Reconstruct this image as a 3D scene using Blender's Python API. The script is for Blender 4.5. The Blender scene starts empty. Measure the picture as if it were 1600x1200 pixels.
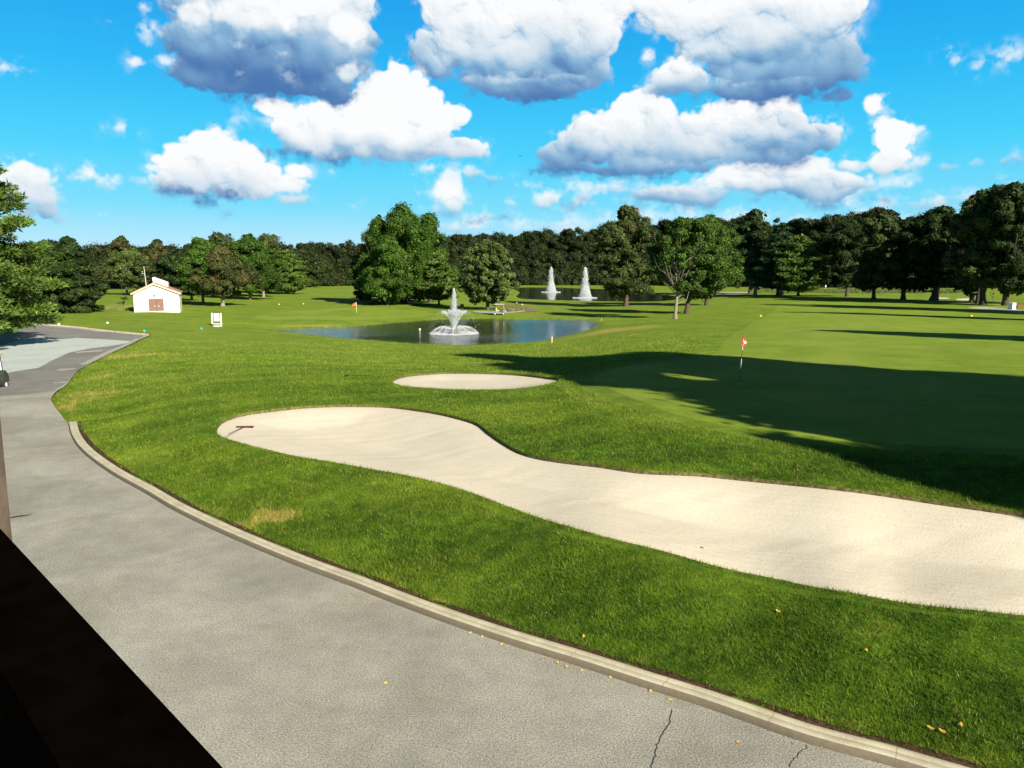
import bpy, math, random
import numpy as np
from mathutils import Vector, Matrix, Euler

# ------------------------------------------------------------ camera, sky, sun
scene = bpy.context.scene
COL = scene.collection
FPX, PITCH, EYE = 1202.0, math.radians(8.28), 6.0
cam = bpy.data.cameras.new("camera")
cam.sensor_width = 36.0
cam.lens = 36.0 * FPX / 1600.0
cam.clip_start, cam.clip_end = 0.05, 20000.0
cam_o = bpy.data.objects.new("camera", cam)
COL.objects.link(cam_o)
cam_o.location = (0, 0, EYE)
cam_o.rotation_euler = (math.pi / 2 - PITCH, 0, 0)
scene.camera = cam_o

SUN_EL = math.radians(26.0)
SUN_AZ = math.radians(144.0)          # clockwise from +Y: the sun stands behind the camera's right shoulder
sun_dir = Vector((math.sin(SUN_AZ) * math.cos(SUN_EL), math.cos(SUN_AZ) * math.cos(SUN_EL), math.sin(SUN_EL)))
sl = bpy.data.lights.new("sun", 'SUN')
sl.energy = 5.0
sl.angle = math.radians(0.5)
sl.color = (1.0, 0.93, 0.80)
so = bpy.data.objects.new("sun", sl)
COL.objects.link(so)
so.location = (40, -30, 60)
so.rotation_euler = (-sun_dir).to_track_quat('-Z', 'Y').to_euler()

scene.view_settings.view_transform = 'Standard'
scene.view_settings.look = 'None'
scene.view_settings.exposure = 1.08
scene.view_settings.gamma = 1.0
scene.view_settings.use_curve_mapping = False
scene.cycles.max_bounces = 6
scene.cycles.transparent_max_bounces = 8


def ray(px, py):
    dx, dy = (px - 800) / FPX, (600 - py) / FPX
    return np.array([dx, math.cos(PITCH) + dy * math.sin(PITCH), -math.sin(PITCH) + dy * math.cos(PITCH)])


def azel(px, py):
    r = ray(px, py)
    r = r / np.linalg.norm(r)
    return math.atan2(r[0], r[1]), math.asin(r[2])


def vnoise(h, w, cell, r):
    """smooth value noise on a grid, one octave"""
    gh, gw = int(h / cell) + 3, int(w / cell) + 3
    g = r.random((gh, gw))
    y = np.arange(h) / cell; x = np.arange(w) / cell
    y0, x0 = y.astype(int), x.astype(int)
    fy, fx = y - y0, x - x0
    fy = fy * fy * fy * (fy * (fy * 6 - 15) + 10); fx = fx * fx * fx * (fx * (fx * 6 - 15) + 10)
    a = g[y0][:, x0]; b = g[y0][:, x0 + 1]; c = g[y0 + 1][:, x0]; d = g[y0 + 1][:, x0 + 1]
    return (a * (1 - fx) + b * fx) * (1 - fy)[:, None] + (c * (1 - fx) + d * fx) * fy[:, None]


def fbm(h, w, cell, octv, r, gain=.5):
    out = np.zeros((h, w)); amp = 1.0; tot = 0
    for _ in range(octv):
        out += amp * (vnoise(h, w, max(cell, 1.01), r) - .5); tot += amp
        amp *= gain; cell /= 1.93
    return out / tot * 2


def boxb(a, r):
    for ax in (0, 1):
        p = np.pad(a, [(r + 1, r) if k == ax else (0, 0) for k in (0, 1)], mode='edge')
        c = np.cumsum(p, axis=ax)
        n = a.shape[ax]
        hi = np.take(c, np.arange(2 * r + 1, 2 * r + 1 + n), axis=ax); lo = np.take(c, np.arange(0, n), axis=ax)
        a = (hi - lo) / (2 * r + 1)
    return a


def bilin(img, y, x):
    h, w = img.shape[:2]
    y = np.clip(y, 0, h - 1.001); x = np.clip(x, 0, w - 1.001)
    y0, x0 = y.astype(int), x.astype(int); fy, fx = y - y0, x - x0
    return (img[y0, x0] * (1 - fx) + img[y0, x0 + 1] * fx) * (1 - fy) + (img[y0 + 1, x0] * (1 - fx) + img[y0 + 1, x0 + 1] * fx) * fy


CLOUD_A, CLOUD_E0, CLOUD_E1 = math.radians(50), math.radians(-1), math.radians(48)
# clouds: (flat base in photo rows, darkening depth, opacity, brightness shift, edge softness, [cx, cy, rx, ry in photo pixels])
CLOUDS = [
    (380, 40, .6, .12, 3, [(900, 352, 240, 16), (1080, 345, 200, 16), (760, 350, 50, 18), (1380, 345, 60, 12)]),
    (362, 30, .75, .25, 2.4, [(1240, 352, 120, 8), (980, 340, 70, 9), (1110, 332, 90, 8), (870, 338, 40, 7), (1340, 318, 60, 9), (1440, 345, 90, 10), (620, 345, 30, 5), (700, 348, 60, 12), (660, 322, 26, 8)]),
    (325, 30, .7, .15, 2.2, [(905, 290, 50, 8), (960, 300, 60, 8), (1340, 300, 50, 8), (820, 290, 40, 6), (1400, 285, 60, 9), (680, 262, 40, 8), (690, 300, 46, 20)]),
    (340, 40, .80, .10, 1.6, [(700, 290, 30, 26), (712, 312, 26, 18), (690, 322, 40, 8), (850, 312, 34, 16), (800, 318, 40, 5), (1000, 328, 60, 12), (905, 312, 22, 16), (560, 322, 16, 4), (760, 345, 50, 11), (640, 272, 15, 6)]),
    (285, 30, .85, .12, 1.4, [(735, 268, 20, 14), (765, 277, 22, 7), (668, 262, 25, 6), (1080, 322, 170, 9), (1000, 300, 20, 6)]),
    (336, 46, .8, .15, 1.4, [(1470, 316, 40, 13), (1420, 322, 40, 9), (1510, 312, 24, 10), (1575, 295, 22, 10)]),
    (322, 48, .95, .02, 1, [(1060, 305, 90, 17), (1190, 278, 110, 28), (1290, 288, 70, 26), (1250, 262, 60, 18), (1140, 268, 40, 14)]),
    (318, 60, .85, .08, 2.0, [(1000, 296, 130, 12), (1180, 312, 190, 10), (930, 312, 90, 9), (1330, 318, 70, 9)]),
    (272, 84, 1., -.04, .8, [(880, 245, 55, 26), (930, 215, 60, 38), (1000, 190, 60, 46), (1010, 240, 70, 30), (1080, 215, 60, 40), (1140, 190, 50, 34), (1200, 195, 70, 36), (1270, 215, 45, 26), (1180, 240, 100, 20), (860, 262, 36, 10), (960, 265, 120, 10)]),
    (278, 46, .95, -.30, .9, [(930, 264, 110, 9), (1080, 260, 120, 10), (1200, 252, 80, 8), (850, 270, 40, 6)]),
    (274, 46, 1., .30, .8, [(1392, 215, 30, 30), (1385, 250, 34, 22), (1430, 203, 18, 8), (1362, 165, 15, 20), (1372, 152, 12, 7), (1420, 262, 40, 9), (1480, 262, 26, 7), (1515, 255, 18, 7), (1330, 258, 30, 10)]),
    (168, 120, 1., -.10, .8, [(1090, 0, 90, 60), (1200, 30, 110, 60), (1280, 10, 60, 50), (1180, 90, 80, 45), (1110, 60, 60, 40), (1255, 100, 60, 40), (1310, 95, 44, 34), (1180, 140, 80, 22), (1030, 20, 40, 30), (1010, -20, 60, 40), (1300, 148, 40, 10)]),
    (170, 60, .9, -.30, .9, [(1170, 142, 80, 16), (1240, 134, 50, 14), (1110, 132, 40, 12)]),
    (157, 50, 1., -.02, .8, [(1052, 118, 32, 26), (1040, 140, 42, 12), (1085, 130, 24, 20)]),
    (166, 110, 1., -.13, .8, [(740, 10, 90, 50), (850, 0, 110, 60), (680, 80, 45, 34), (730, 60, 60, 44), (800, 60, 90, 56), (900, 50, 60, 60), (920, 100, 38, 36), (830, 125, 90, 34), (760, 120, 50, 22), (940, 10, 44, 34), (850, 148, 60, 14)]),
    (168, 70, .9, -.32, .9, [(810, 138, 100, 18), (880, 130, 50, 18), (750, 128, 50, 12)]),
    (258, 66, 1., .20, .7, [(625, 145, 46, 40), (660, 165, 36, 30), (560, 190, 80, 40), (640, 200, 70, 42), (700, 180, 40, 22), (480, 205, 60, 34), (520, 232, 90, 18), (430, 170, 34, 16), (720, 232, 50, 20), (620, 238, 120, 16), (400, 238, 24, 6), (590, 150, 30, 24)]),
    (250, 40, 1., -.50, 1.6, [(440, 238, 62, 9), (520, 247, 80, 7)]),
    (318, 66, 1., .26, .7, [(330, 228, 40, 26), (300, 262, 54, 34), (365, 255, 54, 32), (290, 285, 50, 20), (400, 270, 50, 20), (440, 285, 50, 14), (465, 268, 28, 12), (455, 308, 34, 9), (250, 265, 22, 8), (380, 298, 60, 16)]),
    (322, 50, 1., -.55, 1.8, [(300, 302, 56, 12), (360, 306, 60, 12), (330, 315, 50, 8)]),
    (168, 150, 1., -.20, .9, [(330, 0, 80, 40), (440, -10, 120, 40), (540, 10, 50, 34), (340, 60, 80, 44), (430, 80, 110, 50), (520, 60, 60, 44), (560, 65, 32, 30), (300, 110, 34, 26), (380, 125, 90, 26), (480, 130, 80, 26), (520, 152, 44, 15), (560, 110, 24, 18)]),
    (160, 200, .95, .35, 1.3, [(375, 70, 17, 10), (370, 113, 9, 5), (437, 85, 12, 7), (545, 115, 24, 18), (455, 122, 14, 9), (510, 140, 13, 6), (400, 20, 70, 24), (300, 20, 30, 18), (540, 45, 40, 26), (480, 5, 60, 20)]),
    (350, 110, .95, .25, 1, [(45, 272, 34, 18), (20, 290, 40, 26), (62, 300, 26, 16), (70, 322, 20, 20), (40, 330, 20, 14)]),
    (294, 26, .95, .3, 1.2, [(135, 274, 28, 9), (180, 281, 40, 8), (215, 284, 16, 7), (95, 274, 18, 5)]),
    (800, 500, .9, .4, 1.4, [(28, 106, 30, 7), (20, 104, 14, 6), (230, 66, 14, 14), (258, 95, 12, 9), (222, 18, 14, 6), (212, 102, 12, 8), (242, 50, 12, 16), (192, 200, 9, 8), (212, 208, 11, 5), (152, 201, 14, 4), (98, 209, 10, 3), (378, 191, 14, 7), (150, 332, 9, 3), (518, 263, 10, 4), (80, 94, 10, 3), (170, 34, 10, 4)]),
    (800, 500, .9, .3, 1.4, [(1568, 82, 20, 12), (1585, 86, 16, 10), (1522, 103, 14, 10), (1486, 96, 10, 12), (1470, 78, 16, 5), (1010, 90, 10, 8)]),
    (263, 36, .9, .1, 1.3, [(1582, 250, 18, 8), (1595, 244, 10, 6)]),
    (338, 20, .9, -.4, 1.5, [(356, 333, 12, 3)]),
]


def cloud_image():
    r = np.random.default_rng(21)
    W = int(2 * CLOUD_A * FPX); H = int((CLOUD_E1 - CLOUD_E0) * FPX)
    rgb = np.zeros((H, W, 3)); al = np.zeros((H, W))
    wx = fbm(H, W, 60, 5, r, .6); wy = fbm(H, W, 60, 5, r, .6); big = fbm(H, W, 80, 4, r, .5)
    dark = np.array([.38, 1.0, 2.35]); mid = np.array([1.35, 2.45, 3.6]); lite = np.array([3.3, 3.9, 4.4]); white = np.array([5.0, 5.05, 5.1])
    for ci, (by, dd, op, br, soft, ells) in enumerate(CLOUDS):
        E = []
        for cx, cy, rx, ry in ells:
            a, e = azel(cx, cy)
            E.append(((a + CLOUD_A) * FPX, (e - CLOUD_E0) * FPX, rx * .98, ry))
        basev = np.array([(azel(cx, by)[1] - CLOUD_E0) * FPX for cx, _, _, _ in ells]).mean()
        x0 = int(max(0, min(e[0] - e[2] for e in E) - 40)); x1 = int(min(W, max(e[0] + e[2] for e in E) + 40))
        y0 = int(max(0, min(e[1] - e[3] for e in E) - 40)); y1 = int(min(H, max(e[1] + e[3] for e in E) + 40))
        if x1 <= x0 or y1 <= y0: continue
        h, w = y1 - y0, x1 - x0
        puffs = []
        for cx, cy, rx, ry in E:
            puffs.append((cx, cy, rx * .82, ry * .82, ry * .75, 0.0))
            n = int(6 + rx * ry / 26)
            for _ in range(n):
                t = r.uniform(0, 2 * math.pi); q = r.uniform(.25, .98) ** .6
                s = r.uniform(.10, .34) * min(ry, rx) * (1.25 - .6 * q) + 2.0
                xx, yy = cx + rx * .86 * q * math.cos(t), cy + ry * .86 * q * math.sin(t)
                if yy < basev - 2 and by < 700: continue
                puffs.append((xx, yy, s * r.uniform(1, 1.4), s, s * 1.1, ry * .75 * math.sqrt(max(0, 1 - q * q)) * r.uniform(.6, 1.0)))
        YY, XX = np.mgrid[y0:y1, x0:x1].astype(float)
        amp = 9.0 if len(ells) > 3 else 6.0
        XX = XX + wx[y0:y1, x0:x1] * amp; YY = YY + wy[y0:y1, x0:x1] * amp
        acc = np.zeros((h, w)); kk = .17
        cov = np.zeros((h, w))
        for cx, cy, rx, ry, rz, z0 in puffs:
            a0, a1 = max(0, int(cx - rx - amp * 2 - x0)), min(w, int(cx + rx + amp * 2 - x0) + 1)
            b0, b1 = max(0, int(cy - ry - amp * 2 - y0)), min(h, int(cy + ry + amp * 2 - y0) + 1)
            if a1 <= a0 or b1 <= b0: continue
            q = 1 - ((XX[b0:b1, a0:a1] - cx) / rx) ** 2 - ((YY[b0:b1, a0:a1] - cy) / ry) ** 2
            q = np.clip(q, 0, 1)
            z = np.sqrt(q) * rz + z0 * (q > 0)
            acc[b0:b1, a0:a1] += (np.exp(np.minimum(kk * z, 60)) - 1)
            cov[b0:b1, a0:a1] = np.maximum(cov[b0:b1, a0:a1], np.clip(np.sqrt(q) * min(rx, ry) * .55, 0, 14))
        Hf = np.log1p(acc) / kk
        fine = fbm(h, w, 22, 6, r, .6)
        Hs = Hf + fine * 4.5
        gy, gx = np.gradient(Hs); gx *= .6; gy *= .6
        nz = 1 / np.sqrt(gx ** 2 + gy ** 2 + 1.0)
        L = np.array([.38, .62, .68])
        lam = np.clip((-gx * L[0] - gy * L[1] + L[2]) * nz, 0, 1)
        # parts lying in the shadow of higher, sunward bulges
        sh = np.zeros((h, w)); iy, ix = np.mgrid[0:h, 0:w].astype(float)
        for k in (3, 7, 13, 22, 34, 50):
            hh = bilin(Hf, iy + k * .75, ix + k * .45)
            sh += np.clip(hh - Hf - k * .55, 0, 14) / 14
        hgt = np.clip((YY - basev) / dd, -.2, 1.25)
        low = np.clip(1 - hgt, 0, 1)
        s = .40 * (lam - .55) * (1 - .55 * low) + .72 * hgt + br + .17 - .10 * np.clip(sh, 0, 2) + fine * .09 + big[y0:y1, x0:x1] * .22
        s += .16 * (1 - np.clip(cov / 9, 0, 1)) * np.clip(hgt + .2, 0, 1)
        s = np.clip(s, 0, 1)
        s = s * s * (3 - 2 * s) * .5 + s * .5
        sb_ = boxb(boxb(s, 5), 5); f_ = np.clip(1.15 - hgt, .15, .85)
        s = s * (1 - f_) + sb_ * f_
        c = np.where(s[..., None] < .33, dark + (mid - dark) * (s[..., None] / .33), np.where(s[..., None] < .62, mid + (lite - mid) * ((s[..., None] - .33) / .29), lite + (white - lite) * np.clip((s[..., None] - .62) / .34, 0, 1)))
        a = np.clip((cov + fine * 3.6 * min(soft, 2) - .9) / (5.2 * soft), 0, 1)
        a = a * a * (3 - 2 * a) * op * np.clip(cov / 1.5, 0, 1)
        halo = boxb(boxb(np.minimum(cov, 8), 9), 9)
        wv = np.clip((halo * .7 + (fine + wx[y0:y1, x0:x1] * .5) * 8 - 1.2) / 7, 0, 1) * np.clip(halo, 0, 1) * .85 * op
        a = a + (1 - a) * wv
        if by < 700: a *= np.clip((YY - basev + 9 + fine * 8) / 9, 0, 1)
        R = rgb[y0:y1, x0:x1]; A = al[y0:y1, x0:x1]
        rgb[y0:y1, x0:x1] = R * (1 - a[..., None]) + c * a[..., None]
        al[y0:y1, x0:x1] = A * (1 - a) + a
    # thin veils of torn vapour between the clouds
    v = np.clip(fbm(H, W, 170, 7, r, .58) * 2.2 - .62, 0, 1) * .0
    un = rgb / np.maximum(al, 1e-4)[..., None]
    un[al < 1e-3] = white
    buf = np.ones((H, W, 4), dtype=np.float32)
    buf[..., :3] = un / 6.0
    buf[..., 3] = al
    img = bpy.data.images.new('cloud_field', W, H, alpha=True, float_buffer=True)
    img.colorspace_settings.name = 'Non-Color'
    img.alpha_mode = 'CHANNEL_PACKED'
    img.pixels.foreach_set(buf.ravel())
    img.update(); img.pack()
    return img


def build_world():
    w = bpy.data.worlds.new("World")
    scene.world = w
    w.use_nodes = True
    nt = w.node_tree
    N, L = nt.nodes, nt.links
    N.clear()

    def M(op, a, b=0.0, c=0.0, clamp=False):
        n = N.new('ShaderNodeMath'); n.operation = op; n.use_clamp = clamp
        for v, s in zip((a, b, c), n.inputs):
            if isinstance(v, (int, float)): s.default_value = v
            else: L.new(v, s)
        return n.outputs[0]

    def vscale(v, f):
        n = N.new('ShaderNodeVectorMath'); n.operation = 'SCALE'; L.new(v, n.inputs[0]); n.inputs['Scale'].default_value = f; return n.outputs[0]

    def MIX(f, a, b):
        n = N.new('ShaderNodeMix'); n.data_type = 'RGBA'
        if isinstance(f, float): n.inputs[0].default_value = f
        else: L.new(f, n.inputs[0])
        L.new(a, n.inputs[6]); L.new(b, n.inputs[7]); return n.outputs[2]

    sky = N.new('ShaderNodeTexSky')
    sky.sky_type = 'NISHITA'; sky.sun_disc = False
    sky.sun_elevation = SUN_EL; sky.sun_rotation = SUN_AZ
    sky.air_density = 1.0; sky.dust_density = 0.6; sky.ozone_density = 1.5
    tc = N.new('ShaderNodeTexCoord')
    sep = N.new('ShaderNodeSeparateXYZ'); L.new(tc.outputs['Generated'], sep.inputs[0])
    az = M('ARCTAN2', sep.outputs[0], sep.outputs[1]); el = M('ARCSINE', sep.outputs[2])
    grad = N.new('ShaderNodeValToRGB'); L.new(M('DIVIDE', el, math.pi / 2, 0, True), grad.inputs[0])
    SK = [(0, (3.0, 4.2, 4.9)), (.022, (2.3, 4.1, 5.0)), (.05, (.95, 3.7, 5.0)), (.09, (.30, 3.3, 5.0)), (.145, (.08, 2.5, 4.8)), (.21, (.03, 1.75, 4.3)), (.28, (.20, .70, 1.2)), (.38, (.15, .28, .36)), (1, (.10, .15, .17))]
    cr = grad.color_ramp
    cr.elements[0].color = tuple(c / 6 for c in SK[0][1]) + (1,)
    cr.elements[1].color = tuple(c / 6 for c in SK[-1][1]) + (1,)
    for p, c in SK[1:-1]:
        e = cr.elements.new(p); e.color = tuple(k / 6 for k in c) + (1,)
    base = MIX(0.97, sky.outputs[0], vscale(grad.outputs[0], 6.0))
    cm = N.new('ShaderNodeCombineXYZ')
    L.new(M('DIVIDE', M('ADD', az, CLOUD_A), 2 * CLOUD_A), cm.inputs[0])
    L.new(M('DIVIDE', M('SUBTRACT', el, CLOUD_E0), CLOUD_E1 - CLOUD_E0), cm.inputs[1])
    im = N.new('ShaderNodeTexImage'); im.image = cloud_image(); im.extension = 'CLIP'; im.interpolation = 'Cubic'
    L.new(cm.outputs[0], im.inputs['Vector'])
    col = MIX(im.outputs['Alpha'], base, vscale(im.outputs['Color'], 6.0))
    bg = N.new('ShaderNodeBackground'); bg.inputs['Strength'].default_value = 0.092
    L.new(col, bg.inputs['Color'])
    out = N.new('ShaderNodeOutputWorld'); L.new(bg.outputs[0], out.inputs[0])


build_world()

# ------------------------------------------------------------ helpers
rng = np.random.default_rng(7)
random.seed(7)


def tag(o, label=None, cat=None, group=None, kind=None):
    if label: o['label'] = label
    if cat: o['category'] = cat
    if group: o['group'] = group
    if kind: o['kind'] = kind
    return o


def empty(name, loc, rz=0.0, label=None, cat=None, group=None):
    o = bpy.data.objects.new(name, None)
    COL.objects.link(o)
    o.location = loc
    o.rotation_euler = (0, 0, rz)
    o.empty_display_size = 0.2
    return tag(o, label, cat, group)


def np_mesh(name, V, F, mat, parent=None, smooth=False, attrs=None):
    """V (n,3), F (m,k) arrays -> one mesh object"""
    V = np.asarray(V, dtype=np.float32); F = np.asarray(F, dtype=np.int32)
    me = bpy.data.meshes.new(name)
    me.vertices.add(len(V)); me.vertices.foreach_set('co', V.ravel())
    k = F.shape[1]
    me.loops.add(F.size); me.loops.foreach_set('vertex_index', F.ravel())
    me.polygons.add(len(F))
    me.polygons.foreach_set('loop_start', np.arange(0, F.size, k, dtype=np.int32))
    if smooth:
        me.polygons.foreach_set('use_smooth', np.ones(len(F), dtype=bool))
    for an, arr in (attrs or {}).items():
        a = me.attributes.new(an, 'FLOAT', 'POINT')
        a.data.foreach_set('value', np.asarray(arr, dtype=np.float32))
    me.update(calc_edges=True)
    if mat: me.materials.append(mat)
    o = bpy.data.objects.new(name, me)
    COL.objects.link(o)
    o.parent = parent
    return o


class MB:
    """collects polygons of one mesh"""
    def __init__(s): s.v, s.f = [], []

    def add(s, vs, fs):
        n = len(s.v); s.v += [tuple(v) for v in vs]; s.f += [tuple(i + n for i in f) for f in fs]; return s

    def box(s, c, d, rot=None, bev=0.0):
        x, y, z = d[0] / 2, d[1] / 2, d[2] / 2
        R = rot.to_matrix() if rot else Matrix.Identity(3)
        if bev <= 0:
            P = [(-x, -y, -z), (x, -y, -z), (x, y, -z), (-x, y, -z), (-x, -y, z), (x, -y, z), (x, y, z), (-x, y, z)]
            F = [(0, 3, 2, 1), (4, 5, 6, 7), (0, 1, 5, 4), (1, 2, 6, 5), (2, 3, 7, 6), (3, 0, 4, 7)]
        else:
            b = min(bev, x * .9, y * .9, z * .9)
            P, F = [], []
            for zz, ins in ((-z, b), (-z + b, 0), (z - b, 0), (z, b)):
                X, Y = x - ins, y - ins
                c2 = b * .6 if ins == 0 else b * .3
                P += [(-X + c2, -Y, zz), (X - c2, -Y, zz), (X, -Y + c2, zz), (X, Y - c2, zz), (X - c2, Y, zz), (-X + c2, Y, zz), (-X, Y - c2, zz), (-X, -Y + c2, zz)]
            for k in range(3):
                for i in range(8):
                    j = (i + 1) % 8
                    F.append((k * 8 + i, k * 8 + j, k * 8 + 8 + j, k * 8 + 8 + i))
            F.append(tuple(range(7, -1, -1))); F.append(tuple(range(24, 32)))
        C = Vector(c)
        return s.add([C + R @ Vector(p) for p in P], F)

    def tube(s, pts, rad, n=8, cap=True):
        pts = [Vector(p) for p in pts]
        if isinstance(rad, (int, float)): rad = [rad] * len(pts)
        vs, fs = [], []
        up = Vector((0, 0, 1))
        for i, p in enumerate(pts):
            t = (pts[min(i + 1, len(pts) - 1)] - pts[max(i - 1, 0)])
            t = t.normalized() if t.length > 1e-9 else up
            a = t.cross(Vector((0, 1, 0)) if abs(t.y) < .9 else Vector((1, 0, 0))).normalized()
            b = t.cross(a)
            for k in range(n):
                w = 2 * math.pi * k / n
                vs.append(p + a * (rad[i] * math.cos(w)) + b * (rad[i] * math.sin(w)))
        for i in range(len(pts) - 1):
            for k in range(n):
                l = (k + 1) % n
                fs.append((i * n + k, i * n + l, (i + 1) * n + l, (i + 1) * n + k))
        if cap:
            fs.append(tuple(range(n - 1, -1, -1))); fs.append(tuple(range((len(pts) - 1) * n, len(pts) * n)))
        return s.add(vs, fs)

    def lathe(s, prof, n=16, c=(0, 0, 0), rot=None):
        R = rot.to_matrix() if rot else Matrix.Identity(3)
        C = Vector(c); vs, fs = [], []
        for r, z in prof:
            for k in range(n):
                w = 2 * math.pi * k / n
                vs.append(C + R @ Vector((r * math.cos(w), r * math.sin(w), z)))
        for i in range(len(prof) - 1):
            for k in range(n):
                l = (k + 1) % n
                fs.append((i * n + k, i * n + l, (i + 1) * n + l, (i + 1) * n + k))
        fs.append(tuple(range(n - 1, -1, -1))); fs.append(tuple(range((len(prof) - 1) * n, len(prof) * n)))
        return s.add(vs, fs)

    def prism(s, poly, y0, y1):
        """poly in x,z extruded along y"""
        n = len(poly)
        vs = [(x, y0, z) for x, z in poly] + [(x, y1, z) for x, z in poly]
        fs = [tuple(range(n)), tuple(range(2 * n - 1, n - 1, -1))]
        for i in range(n):
            j = (i + 1) % n
            fs.append((i, i + n, j + n, j))
        return s.add(vs, fs)

    def build(s, name, mat, parent=None, smooth=False):
        me = bpy.data.meshes.new(name)
        me.from_pydata(s.v, [], s.f)
        import bmesh
        bm = bmesh.new(); bm.from_mesh(me); bmesh.ops.recalc_face_normals(bm, faces=bm.faces); bm.to_mesh(me); bm.free()
        if smooth:
            for p in me.polygons: p.use_smooth = True
        me.update()
        me.materials.append(mat)
        o = bpy.data.objects.new(name, me)
        COL.objects.link(o)
        o.parent = parent
        return o


def copy_tree(o, parent=None):
    c = o.copy(); COL.objects.link(c); c.parent = parent
    for ch in list(o.children): copy_tree(ch, c)
    return c


# ------------------------------------------------------------ materials
class NT:
    def __init__(s, name):
        s.m = bpy.data.materials.new(name); s.m.use_nodes = True
        s.N, s.L = s.m.node_tree.nodes, s.m.node_tree.links
        s.b = s.N['Principled BSDF']; s.out = s.N['Material Output']
        s.pos = None

    def lk(s, a, sock):
        if isinstance(a, (int, float)): sock.default_value = a
        elif isinstance(a, tuple): sock.default_value = a if len(a) == len(sock.default_value) else a + (1,)
        else: s.L.new(a, sock)

    def P(s):
        if s.pos is None:
            s.pos = s.N.new('ShaderNodeTexCoord').outputs['Object']
        return s.pos

    def noise(s, sc, d=4, r=.55, v=None, dist=0.0, scale3=None):
        n = s.N.new('ShaderNodeTexNoise')
        v = v or s.P()
        if scale3:
            m = s.N.new('ShaderNodeMapping'); s.L.new(v, m.inputs[0]); m.inputs['Scale'].default_value = scale3; v = m.outputs[0]
        s.L.new(v, n.inputs['Vector']); n.inputs['Scale'].default_value = sc
        n.inputs['Detail'].default_value = d; n.inputs['Roughness'].default_value = r; n.inputs['Distortion'].default_value = dist
        return n.outputs[0]

    def M(s, op, a, b=0.0, c=0.0, clamp=False):
        n = s.N.new('ShaderNodeMath'); n.operation = op; n.use_clamp = clamp
        s.lk(a, n.inputs[0]); s.lk(b, n.inputs[1]); s.lk(c, n.inputs[2]); return n.outputs[0]

    def SS(s, v, lo, hi, a=0.0, b=1.0):
        n = s.N.new('ShaderNodeMapRange'); n.interpolation_type = 'SMOOTHSTEP'
        s.lk(v, n.inputs[0]); s.lk(lo, n.inputs[1]); s.lk(hi, n.inputs[2]); s.lk(a, n.inputs[3]); s.lk(b, n.inputs[4]); return n.outputs[0]

    def mix(s, f, a, b, mode='MIX'):
        n = s.N.new('ShaderNodeMix'); n.data_type = 'RGBA'; n.blend_type = mode
        s.lk(f, n.inputs[0]); s.lk(a, n.inputs[6]); s.lk(b, n.inputs[7]); return n.outputs[2]

    def attr(s, nm):
        n = s.N.new('ShaderNodeAttribute'); n.attribute_name = nm; return n.outputs['Fac']

    def scale(s, col, f):
        n = s.N.new('ShaderNodeVectorMath'); n.operation = 'SCALE'; s.lk(col, n.inputs[0]); s.lk(f, n.inputs['Scale']); return n.outputs[0]

    def bump(s, h, strength=.5, dist=.02):
        n = s.N.new('ShaderNodeBump'); s.lk(strength, n.inputs['Strength']); n.inputs['Distance'].default_value = dist
        s.L.new(h, n.inputs['Height']); s.L.new(n.outputs[0], s.b.inputs['Normal']); return n.outputs[0]

    def fin(s, col=None, rough=.8, spec=.3, metal=0.0):
        if col is not None: s.lk(col, s.b.inputs['Base Color'])
        s.lk(rough, s.b.inputs['Roughness']); s.b.inputs['Specular IOR Level'].default_value = spec
        s.b.inputs['Metallic'].default_value = metal
        return s.m


def simple(name, c, rough=.7, var=.25, sc=6.0, spec=.3, metal=0.0, bump=0.0, bsc=40.0):
    t = NT(name)
    n = t.noise(sc, 5)
    col = t.mix(t.SS(n, .3, .7), tuple(k * (1 - var) for k in c), tuple(min(1, k * (1 + var)) for k in c))
    if bump: t.bump(t.noise(bsc, 4), bump, .01)
    return t.fin(col, rough, spec, metal)

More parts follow.
